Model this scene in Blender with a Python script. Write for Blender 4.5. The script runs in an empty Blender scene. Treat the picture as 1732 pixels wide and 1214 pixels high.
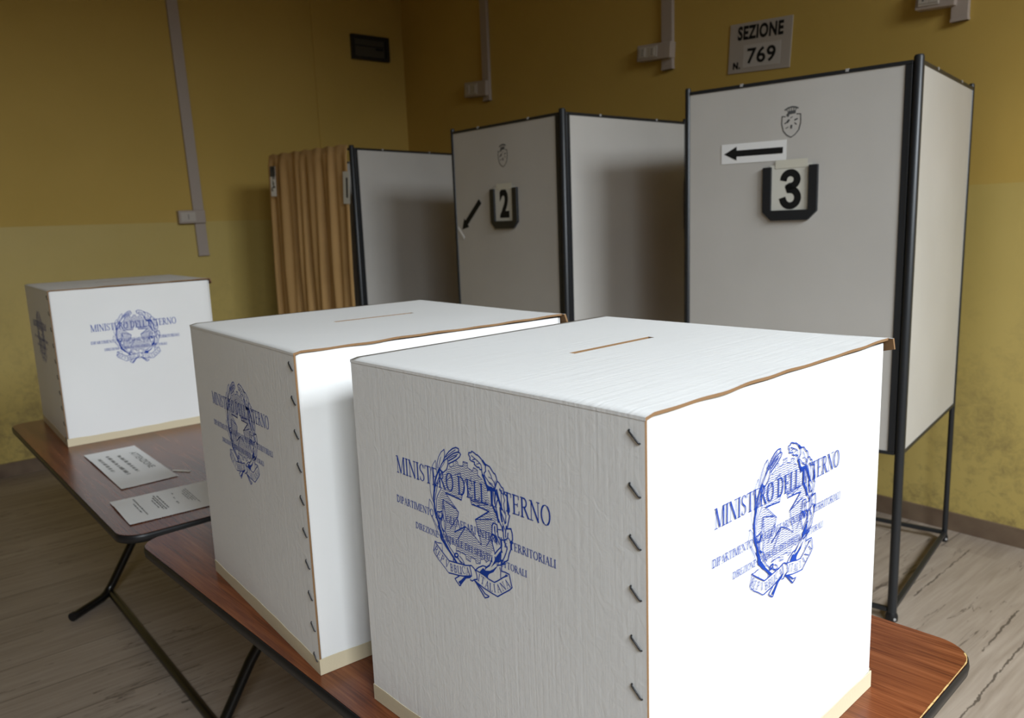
import bpy, bmesh, math, random
from math import sin, cos, pi, radians as R
from mathutils import Vector, Matrix
from mathutils.geometry import tessellate_polygon

scene = bpy.context.scene
col = scene.collection
random.seed(7)

# ---------------------------------------------------------------- camera, sky, daylight, exposure
CAM_H = 1.40
cam_data = bpy.data.cameras.new('camera')
cam = bpy.data.objects.new('camera', cam_data)
col.objects.link(cam)
cam_data.sensor_width = 36.0
cam_data.lens = 27.63
cam_data.clip_start = 0.02
yaw_dir = Vector((sin(R(-50.5)), cos(R(-50.5)), 0))          # horizontal heading
pitch, roll = R(9.9436), R(-2.1668)
fwd = yaw_dir * cos(pitch) + Vector((0, 0, -sin(pitch)))
r0 = fwd.cross(Vector((0, 0, 1))).normalized()
u0 = r0.cross(fwd).normalized()
cr = r0 * cos(roll) + u0 * sin(roll)
cu = u0 * cos(roll) - r0 * sin(roll)
mat = Matrix((cr, cu, -fwd)).transposed().to_4x4()
mat.translation = Vector((0, 0, CAM_H))
cam.matrix_world = mat
cam_data.dof.use_dof = True
cam_data.dof.focus_distance = 1.05
cam_data.dof.aperture_fstop = 7.5
scene.camera = cam

world = bpy.data.worlds.new('overcast_sky')
scene.world = world
world.use_nodes = True
world.node_tree.nodes['Background'].inputs[0].default_value = (0.72, 0.82, 1.0, 1)
world.node_tree.nodes['Background'].inputs[1].default_value = 0.15

scene.view_settings.view_transform = 'Standard'
scene.view_settings.look = 'None'
scene.view_settings.gamma = 1.0
scene.view_settings.use_curve_mapping = False
scene.view_settings.exposure = 0.0

# room extents: x runs along the wall with the booths, y towards it
XL, XR, YF, YB, ZC = -5.472, 1.80, -5.00, 3.527, 4.10
WINDOWS = [(-0.6, 1.7), (1.8, 1.7)]            # centre y, width, on the x = XR wall
WZ0, WZ1 = 1.30, 3.85
WIN_POWER = [166, 196]
SKY_TILT, SKY_SPREAD = 64, 124
for (wy, ww), wp in zip(WINDOWS, WIN_POWER):
    ld = bpy.data.lights.new('window_daylight', 'AREA')
    ld.shape = 'RECTANGLE'
    ld.size, ld.size_y = 1.20, ww + 0.2                       # bright patch of sky outside, above the window
    ld.energy = wp
    ld.color = (0.87, 0.94, 1.0)
    lo = bpy.data.objects.new('window_daylight', ld)
    lo.location = (XR + 0.80, wy, 3.35)
    lo.rotation_euler = (0, R(90 - SKY_TILT), 0)            # the sky is up: shines towards -x and down
    ld.spread = R(SKY_SPREAD)
    col.objects.link(lo)

# ---------------------------------------------------------------- materials
def new_mat(name, base=(0.8, 0.8, 0.8), rough=0.5, metal=0.0, spec=0.5):
    m = bpy.data.materials.new(name)
    m.use_nodes = True
    b = m.node_tree.nodes['Principled BSDF']
    b.inputs['Base Color'].default_value = (*base, 1)
    b.inputs['Roughness'].default_value = rough
    b.inputs['Metallic'].default_value = metal
    b.inputs['Specular IOR Level'].default_value = spec
    return m

class NT:
    """tiny helper around a node tree"""
    def __init__(self, m):
        self.t = m.node_tree
        self.b = self.t.nodes['Principled BSDF']
    def n(self, typ, **kw):
        nd = self.t.nodes.new(typ)
        for k, v in kw.items():
            if k.startswith('i_'):
                nd.inputs[k[2:].replace('_', ' ')].default_value = v
            else:
                setattr(nd, k, v)
        return nd
    def l(self, a, b): self.t.links.new(a, b)
    def coords(self, scale=(1, 1, 1), rot=(0, 0, 0), kind='Object'):
        tc = self.n('ShaderNodeTexCoord')
        mp = self.n('ShaderNodeMapping')
        mp.inputs['Scale'].default_value = scale
        mp.inputs['Rotation'].default_value = rot
        self.l(tc.outputs[kind], mp.inputs['Vector'])
        return mp.outputs['Vector']
    def noise(self, vec, scale, detail=3, rough=0.5, dist=0.0):
        nd = self.n('ShaderNodeTexNoise')
        nd.inputs['Scale'].default_value = scale
        nd.inputs['Detail'].default_value = detail
        nd.inputs['Roughness'].default_value = rough
        nd.inputs['Distortion'].default_value = dist
        self.l(vec, nd.inputs['Vector'])
        return nd.outputs['Fac']
    def ramp(self, fac, stops):
        nd = self.n('ShaderNodeValToRGB')
        els = nd.color_ramp.elements
        while len(els) < len(stops): els.new(0.5)
        for e, (p, c) in zip(els, stops):
            e.position = p
            e.color = (*c, 1) if len(c) == 3 else c
        self.l(fac, nd.inputs['Fac'])
        return nd.outputs['Color']
    def mix(self, fac, a, b, blend='MIX'):
        nd = self.n('ShaderNodeMix', data_type='RGBA', blend_type=blend)
        for sock, v in ((nd.inputs[0], fac), (nd.inputs[6], a), (nd.inputs[7], b)):
            if hasattr(v, 'links') or hasattr(v, 'is_linked'): self.l(v, sock)
            elif isinstance(v, (int, float)): sock.default_value = v
            else: sock.default_value = (*v, 1)
        return nd.outputs[2]
    def math(self, op, a, b=None, c=None):
        nd = self.n('ShaderNodeMath', operation=op)
        for i, v in enumerate((a, b, c)):
            if v is None: continue
            if isinstance(v, (int, float)): nd.inputs[i].default_value = v
            else: self.l(v, nd.inputs[i])
        return nd.outputs[0]
    def bump(self, h, strength=0.3, dist=0.01, normal=None):
        nd = self.n('ShaderNodeBump')
        nd.inputs['Strength'].default_value = strength
        nd.inputs['Distance'].default_value = dist
        self.l(h, nd.inputs['Height'])
        if normal is not None: self.l(normal, nd.inputs['Normal'])
        return nd.outputs['Normal']

def card_white(name, axis, ridge, wrinkle, crease=0.0, strength=0.2):
    """white coated corrugated board; axis = local axis across the flutes"""
    m = new_mat(name, (0.80, 0.80, 0.785), 0.48, spec=0.35)
    t = NT(m)
    v = t.coords()
    sep = t.n('ShaderNodeSeparateXYZ'); t.l(v, sep.inputs[0])
    a = sep.outputs[axis]
    wob = t.noise(v, 9, 2)
    sc = [4.0, 4.0, 4.0]; sc['XYZ'.index(axis)] = 150.0       # faint irregular ribs along the flutes
    flute = t.math('MULTIPLY', t.noise(t.coords(scale=sc), 1.0, 4, 0.6), t.math('ADD', 0.4, wob))
    wr = t.noise(v, 55, 3, 0.55, 1.2)
    h = t.math('ADD', t.math('MULTIPLY', flute, ridge), t.math('MULTIPLY', wr, wrinkle))
    if crease:
        # a few stronger straight crease lines along the flutes
        cr_ = t.math('PINGPONG', t.math('ADD', a, 0.021), 0.0485)
        line = t.math('LESS_THAN', cr_, 0.0016)
        h = t.math('ADD', h, t.math('MULTIPLY', line, crease))
    t.l(t.bump(h, strength, 0.004), t.b.inputs['Normal'])
    n2 = t.noise(v, 3.0, 4)
    t.l(t.ramp(n2, [(0.3, (0.78, 0.78, 0.765)), (0.7, (0.82, 0.82, 0.81))]), t.b.inputs['Base Color'])
    return m

M = {}
M['card_side'] = card_white('white_board_side', 'X', 0.62, 0.62, 0.34, 0.20)
M['card_front'] = card_white('white_board_front', 'Y', 0.10, 0.10, 0.0, 0.2)
M['card_lid'] = card_white('white_board_lid', 'X', 0.60, 0.25, 0.30, 0.30)
M['kraft'] = new_mat('brown_kraft_core', (0.25, 0.145, 0.072), 0.85, spec=0.1)
M['kraft_dark'] = new_mat('brown_kraft_inside', (0.15, 0.085, 0.042), 0.9, spec=0.1)
M['tape'] = new_mat('cream_masking_tape', (0.64, 0.555, 0.385), 0.6, spec=0.25)
t = NT(M['tape']); v = t.coords()
t.l(t.bump(t.noise(v, 160, 2), 0.25, 0.001), t.b.inputs['Normal'])
M['ink'] = new_mat('blue_print_ink', (0.010, 0.052, 0.36), 0.55, spec=0.2)
M['staple'] = new_mat('dark_steel_wire', (0.03, 0.03, 0.033), 0.4, 0.5)
M['black_tube'] = new_mat('black_enamel_tube', (0.006, 0.006, 0.006), 0.28, spec=0.5)
M['black_edge'] = new_mat('black_rubber_edge', (0.010, 0.010, 0.011), 0.42, spec=0.4)
M['profile'] = new_mat('black_anodised_profile', (0.016, 0.018, 0.021), 0.38, spec=0.5)
M['screw'] = new_mat('pale_metal', (0.5, 0.5, 0.5), 0.4, 0.3)
M['panel'] = new_mat('grey_white_laminate', (0.56, 0.54, 0.505), 0.38, spec=0.4)
t = NT(M['panel']); v = t.coords()
t.l(t.ramp(t.noise(v, 2.5, 4), [(0.3, (0.535, 0.515, 0.48)), (0.7, (0.585, 0.565, 0.53))]), t.b.inputs['Base Color'])
M['print_black'] = new_mat('black_print', (0.012, 0.012, 0.012), 0.6, spec=0.2)
M['print_grey'] = new_mat('grey_print', (0.10, 0.10, 0.10), 0.6, spec=0.2)
M['paper'] = new_mat('white_paper', (0.86, 0.86, 0.85), 0.8, spec=0.15)
M['paper_warm'] = new_mat('offwhite_paper', (0.66, 0.65, 0.58), 0.8, spec=0.15)
M['plate'] = new_mat('grey_beige_plate', (0.46, 0.41, 0.36), 0.5, spec=0.3)
M['clear_tape'] = new_mat('yellowed_tape', (0.66, 0.64, 0.54), 0.35, spec=0.4)
M['duct'] = new_mat('grey_beige_plastic', (0.45, 0.38, 0.33), 0.45, spec=0.4)
M['socket'] = new_mat('pale_socket_plastic', (0.55, 0.50, 0.44), 0.4, spec=0.4)
M['core'] = new_mat('bare_chipboard_core', (0.62, 0.42, 0.17), 0.8, spec=0.1)
M['vent_glass'] = new_mat('dusty_dark_pane', (0.07, 0.065, 0.05), 0.35, spec=0.4)
M['vent_frame'] = new_mat('black_painted_frame', (0.008, 0.008, 0.008), 0.5)

# walnut laminate
M['laminate'] = new_mat('walnut_laminate', (0.2, 0.07, 0.03), 0.27, spec=0.42)
t = NT(M['laminate'])
v = t.coords(scale=(1.2, 16, 1))
g1 = t.noise(v, 3.0, 6, 0.6, 0.8)
g2 = t.noise(t.coords(scale=(2.0, 90, 1)), 3.0, 4, 0.6, 0.3)
g = t.math('ADD', t.math('MULTIPLY', g1, 0.6), t.math('MULTIPLY', g2, 0.4))
t.l(t.ramp(g, [(0.32, (0.052, 0.014, 0.006)), (0.46, (0.128, 0.034, 0.0115)), (0.56, (0.186, 0.055, 0.018)), (0.70, (0.25, 0.085, 0.031))]), t.b.inputs['Base Color'])
t.l(t.bump(g2, 0.05, 0.001), t.b.inputs['Normal'])

# two-tone painted plaster
M['plaster'] = new_mat('ochre_painted_plaster', (0.6, 0.46, 0.17), 0.6, spec=0.3)
t = NT(M['plaster'])
gp = t.n('ShaderNodeNewGeometry')
sep = t.n('ShaderNodeSeparateXYZ'); t.l(gp.outputs['Position'], sep.inputs[0])
pv = gp.outputs['Position']
big = t.noise(pv, 0.9, 5, 0.55)
up = t.ramp(big, [(0.3, (0.55, 0.375, 0.088)), (0.7, (0.615, 0.425, 0.110))])
lo_ = t.ramp(big, [(0.3, (0.545, 0.415, 0.125)), (0.7, (0.615, 0.475, 0.155))])
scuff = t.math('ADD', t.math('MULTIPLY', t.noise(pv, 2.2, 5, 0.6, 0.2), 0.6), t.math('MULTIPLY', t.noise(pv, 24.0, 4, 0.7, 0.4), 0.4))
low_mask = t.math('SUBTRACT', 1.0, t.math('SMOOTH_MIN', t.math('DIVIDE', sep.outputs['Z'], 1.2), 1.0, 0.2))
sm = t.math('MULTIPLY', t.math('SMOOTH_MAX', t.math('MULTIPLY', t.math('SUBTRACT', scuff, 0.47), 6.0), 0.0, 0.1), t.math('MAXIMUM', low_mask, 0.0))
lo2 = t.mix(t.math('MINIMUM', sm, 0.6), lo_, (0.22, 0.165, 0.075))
side = t.math('GREATER_THAN', sep.outputs['Z'], 1.475)
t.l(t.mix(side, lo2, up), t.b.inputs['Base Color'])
t.l(t.math('ADD', 0.42, t.math('MULTIPLY', side, 0.3)), t.b.inputs['Roughness'])
t.l(t.bump(t.noise(pv, 14, 4), 0.12, 0.01), t.b.inputs['Normal'])

M['ceiling'] = new_mat('white_ceiling_paint', (0.50, 0.45, 0.33), 0.8, spec=0.1)
M['skirting'] = new_mat('brown_skirting', (0.17, 0.115, 0.075), 0.45, spec=0.4)
t = NT(M['skirting']); gp = t.n('ShaderNodeNewGeometry')
t.l(t.ramp(t.noise(gp.outputs['Position'], 9, 4), [(0.3, (0.15, 0.10, 0.068)), (0.7, (0.21, 0.15, 0.10))]), t.b.inputs['Base Color'])

# plank-look floor: planks run along y
M['floor'] = new_mat('grey_brown_plank_floor', (0.3, 0.24, 0.19), 0.45, spec=0.4)
t = NT(M['floor'])
gp = t.n('ShaderNodeNewGeometry')
mp = t.n('ShaderNodeMapping'); mp.inputs['Rotation'].default_value = (0, 0, R(90))
t.l(gp.outputs['Position'], mp.inputs['Vector'])
br = t.n('ShaderNodeTexBrick')
br.offset = 0.37
br.inputs['Scale'].default_value = 1.0
br.inputs['Brick Width'].default_value = 9.0
br.inputs['Row Height'].default_value = 0.21
br.inputs['Mortar Size'].default_value = 0.0032
br.inputs['Color1'].default_value = (0.0, 0, 0, 1)
br.inputs['Color2'].default_value = (1.0, 1, 1, 1)
br.inputs['Mortar'].default_value = (0.5, 0.5, 0.5, 1)
t.l(mp.outputs['Vector'], br.inputs['Vector'])
ms = t.n('ShaderNodeMapping'); ms.inputs['Scale'].default_value = (20, 1.1, 1)
t.l(gp.outputs['Position'], ms.inputs['Vector'])
gr = t.noise(ms.outputs['Vector'], 2.2, 6, 0.65, 0.6)
gsum = t.math('ADD', t.math('MULTIPLY', br.outputs['Color'], 0.16), t.math('MULTIPLY', gr, 0.84))
base = t.ramp(gsum, [(0.28, (0.245, 0.195, 0.150)), (0.5, (0.335, 0.272, 0.215)), (0.72, (0.42, 0.35, 0.285))])
mc = t.n('ShaderNodeMapping'); mc.inputs['Scale'].default_value = (7, 0.42, 1)
t.l(gp.outputs['Position'], mc.inputs['Vector'])
cn = t.noise(mc.outputs['Vector'], 2.0, 5, 0.6, 0.5)
crack = t.math('MULTIPLY', br.outputs['Fac'], t.math('GREATER_THAN', t.noise(gp.outputs['Position'], 1.7, 3), 0.5))
thin = t.math('LESS_THAN', t.math('ABSOLUTE', t.math('SUBTRACT', cn, 0.58)), 0.006)
thin = t.math('MULTIPLY', thin, t.math('GREATER_THAN', t.noise(gp.outputs['Position'], 2.6, 3), 0.50))
dark = t.math('MAXIMUM', t.math('MULTIPLY', crack, 0.55), t.math('MULTIPLY', thin, 0.7))
# a few long ragged cracks between planks
sp = t.n('ShaderNodeSeparateXYZ'); t.l(gp.outputs['Position'], sp.inputs[0])
rag = t.math('MULTIPLY', t.math('SUBTRACT', t.noise(gp.outputs['Position'], 12.0, 5, 0.7), 0.5), 0.035)
wid = t.math('MULTIPLY', t.math('SUBTRACT', t.noise(gp.outputs['Position'], 15.0, 3), 0.24), 0.0105)
for cx_, sl, y0_, y1_ in ((-0.745, -0.034, 2.05, 3.25), (-1.144, -0.037, 2.80, 3.36), (-0.838, -0.045, 2.58, 2.95)):
    xx = t.math('ADD', t.math('SUBTRACT', t.math('SUBTRACT', sp.outputs['X'], cx_), t.math('MULTIPLY', t.math('SUBTRACT', sp.outputs['Y'], y0_), sl)), rag)
    ln = t.math('LESS_THAN', t.math('ABSOLUTE', xx), wid)
    ln = t.math('MULTIPLY', ln, t.math('MULTIPLY', t.math('GREATER_THAN', sp.outputs['Y'], y0_), t.math('LESS_THAN', sp.outputs['Y'], y1_)))
    dark = t.math('MAXIMUM', dark, t.math('MULTIPLY', ln, 0.8))
t.l(t.mix(dark, base, (0.05, 0.036, 0.028)), t.b.inputs['Base Color'])
t.l(t.bump(gr, 0.08, 0.004), t.b.inputs['Normal'])

# curtain cloth
M['cloth'] = new_mat('tan_cotton_cloth', (0.55, 0.38, 0.20), 0.9, spec=0.1)
t = NT(M['cloth']); v = t.coords()
t.l(t.ramp(t.noise(v, 4, 3), [(0.3, (0.47, 0.285, 0.115)), (0.7, (0.55, 0.34, 0.145))]), t.b.inputs['Base Color'])
t.l(t.bump(t.noise(v, 300, 2), 0.15, 0.001), t.b.inputs['Normal'])

# ---------------------------------------------------------------- mesh helpers
class MB:
    """collects shapes, then links them as ONE mesh object"""
    def __init__(self):
        self.v, self.f, self.mi, self.sm = [], [], [], []
    def add(self, verts, faces, mi=0, smooth=False):
        o = len(self.v)
        self.v += [tuple(p) for p in verts]
        for f in faces:
            self.f.append([i + o for i in f]); self.mi.append(mi); self.sm.append(smooth)
    def box(self, x0, x1, y0, y1, z0, z1, mi=0, mx=None):
        """mx: {'-x':mi,...} material per side"""
        vs = [(x, y, z) for z in (z0, z1) for y in (y0, y1) for x in (x0, x1)]
        fs = {'-z': (0, 2, 3, 1), '+z': (4, 5, 7, 6), '-y': (0, 1, 5, 4), '+y': (2, 6, 7, 3), '-x': (0, 4, 6, 2), '+x': (1, 3, 7, 5)}
        o = len(self.v); self.v += vs
        for k, f in fs.items():
            self.f.append([i + o for i in f]); self.mi.append((mx or {}).get(k, mi)); self.sm.append(False)
    def tube(self, path, r, seg=16, mi=0, caps=True):
        pts = [Vector(p) for p in path]
        n = len(pts)
        rr = r if isinstance(r, (list, tuple)) else [r] * n
        tang = []
        for i in range(n):
            a = pts[max(i - 1, 0)]; b = pts[min(i + 1, n - 1)]
            tang.append((b - a).normalized())
        ref = Vector((0, 0, 1)) if abs(tang[0].z) < 0.9 else Vector((1, 0, 0))
        nx = tang[0].cross(ref).normalized()
        rings = []
        for i in range(n):
            nx = (nx - tang[i] * nx.dot(tang[i])).normalized()
            ny = tang[i].cross(nx)
            rings.append([pts[i] + (nx * cos(2 * pi * k / seg) + ny * sin(2 * pi * k / seg)) * rr[i] for k in range(seg)])
        o = len(self.v)
        for ring in rings: self.v += [tuple(p) for p in ring]
        for i in range(n - 1):
            for k in range(seg):
                a = o + i * seg + k; b = o + i * seg + (k + 1) % seg
                self.f.append([a, b, b + seg, a + seg]); self.mi.append(mi); self.sm.append(True)
        if caps:
            o2 = len(self.v)
            self.v += [tuple(p) for p in rings[0]] + [tuple(p) for p in rings[-1]]
            self.f.append([o2 + k for k in range(seg)][::-1]); self.mi.append(mi); self.sm.append(False)
            self.f.append([o2 + seg + k for k in range(seg)]); self.mi.append(mi); self.sm.append(False)
    def prism(self, poly, z0, z1, mi=0, side_mi=None, smooth_sides=False):
        """vertical extrusion of a 2-D outline (counter-clockwise)"""
        n = len(poly); o = len(self.v)
        self.v += [(x, y, z0) for x, y in poly] + [(x, y, z1) for x, y in poly]
        tris = tessellate_polygon([[Vector((x, y, 0)) for x, y in poly]])
        for t3 in tris:
            a, b, c = t3
            cr_ = (Vector(poly[b]) - Vector(poly[a])).cross(Vector(poly[c]) - Vector(poly[a]))
            if cr_ < 0: a, b, c = c, b, a
            self.f.append([o + n + a, o + n + b, o + n + c]); self.mi.append(mi); self.sm.append(False)
            self.f.append([o + c, o + b, o + a]); self.mi.append(mi); self.sm.append(False)
        o = len(self.v)                                       # own vertices, so that the caps do not bend the side normals
        self.v += [(x, y, z0) for x, y in poly] + [(x, y, z1) for x, y in poly]
        for i in range(n):
            j = (i + 1) % n
            self.f.append([o + i, o + j, o + n + j, o + n + i]); self.mi.append(mi if side_mi is None else side_mi); self.sm.append(smooth_sides)
    def stroke(self, pts, w, fn, mi=0):
        """flat pen stroke; fn maps 2-D to 3-D"""
        P = [Vector(p) for p in pts]
        n = len(P)
        if n < 2: return
        closed = (P[0] - P[-1]).length < 1e-7 and n > 3
        L_, R_ = [], []
        for i in range(n):
            if closed:
                a = P[i - 1] if i > 0 else P[n - 2]; b = P[i + 1] if i < n - 1 else P[1]
            else:
                a = P[max(i - 1, 0)]; b = P[min(i + 1, n - 1)]
            d1 = (P[i] - a); d2 = (b - P[i])
            if d1.length < 1e-9: d1 = d2
            if d2.length < 1e-9: d2 = d1
            if d1.length < 1e-9: continue
            d1.normalize(); d2.normalize()
            tn = d1 + d2
            if tn.length < 1e-3: tn = d1
            tn.normalize()
            nr = Vector((-tn.y, tn.x))
            k = 1 / max(0.5, abs(nr.dot(Vector((-d1.y, d1.x)))))
            off = nr * (w / 2 * k)
            p = P[i].copy()
            if not closed and i == 0: p = p - d1 * (w * 0.3)
            if not closed and i == n - 1: p = p + d1 * (w * 0.3)
            L_.append(p + off); R_.append(p - off)
        o = len(self.v)
        for a, b in zip(L_, R_): self.v.append(tuple(fn(a.x, a.y))); self.v.append(tuple(fn(b.x, b.y)))
        for i in range(len(L_) - 1):
            self.f.append([o + 2 * i, o + 2 * i + 1, o + 2 * i + 3, o + 2 * i + 2]); self.mi.append(mi); self.sm.append(False)
    def fill(self, poly, fn, mi=0):
        o = len(self.v)
        self.v += [tuple(fn(x, y)) for x, y in poly]
        for t3 in tessellate_polygon([[Vector((x, y, 0)) for x, y in poly]]):
            self.f.append([o + i for i in t3]); self.mi.append(mi); self.sm.append(False)
    def text(self, s, x, z, h, fn, mi=0, width=None, bold=0.0, align='LEFT', ang=0.0):
        """built-in sans lettering, cap height h, optional total width"""
        vs, fs = font_mesh(s, bold)
        if not vs: return
        x0 = min(p[0] for p in vs); x1 = max(p[0] for p in vs)
        y0 = min(p[1] for p in vs); y1 = max(p[1] for p in vs)
        sy = h / (y1 - y0); sx = sy if width is None else width / (x1 - x0)
        tw = sx * (x1 - x0)
        sh = {'LEFT': 0, 'CENTER': -tw / 2}[align]
        ca, sa = cos(ang), sin(ang)
        o = len(self.v)
        for p in vs:
            a = (p[0] - x0) * sx + sh; b = (p[1] - y0) * sy
            self.v.append(tuple(fn(x + a * ca - b * sa, z + a * sa + b * ca)))
        for f in fs: self.f.append([o + i for i in f]); self.mi.append(mi); self.sm.append(False)
    def build(self, name, mats, parent=None):
        me = bpy.data.meshes.new(name)
        me.from_pydata(self.v, [], self.f)
        for m in (mats if isinstance(mats, (list, tuple)) else [mats]): me.materials.append(m)
        me.polygons.foreach_set('material_index', self.mi)
        me.polygons.foreach_set('use_smooth', self.sm)
        me.update()
        ob = bpy.data.objects.new(name, me)
        col.objects.link(ob)
        if parent is not None: ob.parent = parent
        return ob

_fonts = {}
def font_mesh(s, bold):
    key = (s, bold)
    if key not in _fonts:
        cu_ = bpy.data.curves.new('lettering', 'FONT')
        cu_.body = s; cu_.fill_mode = 'FRONT'; cu_.offset = bold; cu_.resolution_u = 6; cu_.space_character = 1.0 + bold * 2.2
        ob = bpy.data.objects.new('lettering', cu_)
        col.objects.link(ob)
        bpy.context.view_layer.update()
        ev = ob.evaluated_get(bpy.context.evaluated_depsgraph_get())
        me = ev.to_mesh()
        _fonts[key] = ([tuple(p.co) for p in me.vertices], [list(p.vertices) for p in me.polygons])
        ev.to_mesh_clear()
        bpy.data.objects.remove(ob); bpy.data.curves.remove(cu_)
    return _fonts[key]

def tag(o, label=None, cat=None, group=None, kind=None):
    if label: o['label'] = label
    if cat: o['category'] = cat
    if group: o['group'] = group
    if kind: o['kind'] = kind
    return o

def empty(name, loc, rz=0.0):
    o = bpy.data.objects.new(name, None)
    o.empty_display_size = 0.1
    o.location = loc; o.rotation_euler = (0, 0, rz)
    col.objects.link(o)
    return o

def copy_tree(o, parent=None):
    c = o.copy(); col.objects.link(c)
    if parent is not None:
        c.parent = parent
        c.matrix_parent_inverse = o.matrix_parent_inverse.copy()
    for ch in [x for x in bpy.data.objects if x.parent is o]:
        copy_tree(ch, c)
    return c

def bevel(o, w, seg=2):
    b = o.modifiers.new('bevel', 'BEVEL'); b.width = w; b.segments = seg; b.limit_method = 'ANGLE'
    return o

def rounded_rect(w, d, r, seg=10):
    pts = []
    for cx, cy, a0 in ((w / 2 - r, d / 2 - r, 0), (-w / 2 + r, d / 2 - r, 90), (-w / 2 + r, -d / 2 + r, 180), (w / 2 - r, -d / 2 + r, 270)):
        for k in range(seg + 1):
            a = R(a0 + 90 * k / seg); pts.append((cx + r * cos(a), cy + r * sin(a)))
    return pts

# ---------------------------------------------------------------- condensed serif capitals, as pen strokes
def arc(cx, cy, rx, ry, a0, a1, n=10):
    return [(cx + rx * cos(R(a0 + (a1 - a0) * k / n)), cy + ry * sin(R(a0 + (a1 - a0) * k / n))) for k in range(n + 1)]
TN, TK = 0.045, 0.105
def sf(x, y, w=0.11): return (TN, [(x - w, y), (x + w, y)])
def stem(x): return [(TK, [(x, 0.02), (x, 0.98)]), sf(x, 0.02), sf(x, 0.98)]
def E_arms(x, w, mid=True, bot=True):
    s = [(TN, [(x, 0.975), (x + w, 0.975), (x + w, 0.80)])]
    if mid: s.append((TN, [(x, 0.52), (x + w * 0.75, 0.52)])); s.append((TN, [(x + w * 0.75, 0.43), (x + w * 0.75, 0.61)]))
    if bot: s.append((TN, [(x, 0.025), (x + w, 0.025), (x + w * 1.08, 0.22)]))
    return s
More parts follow.
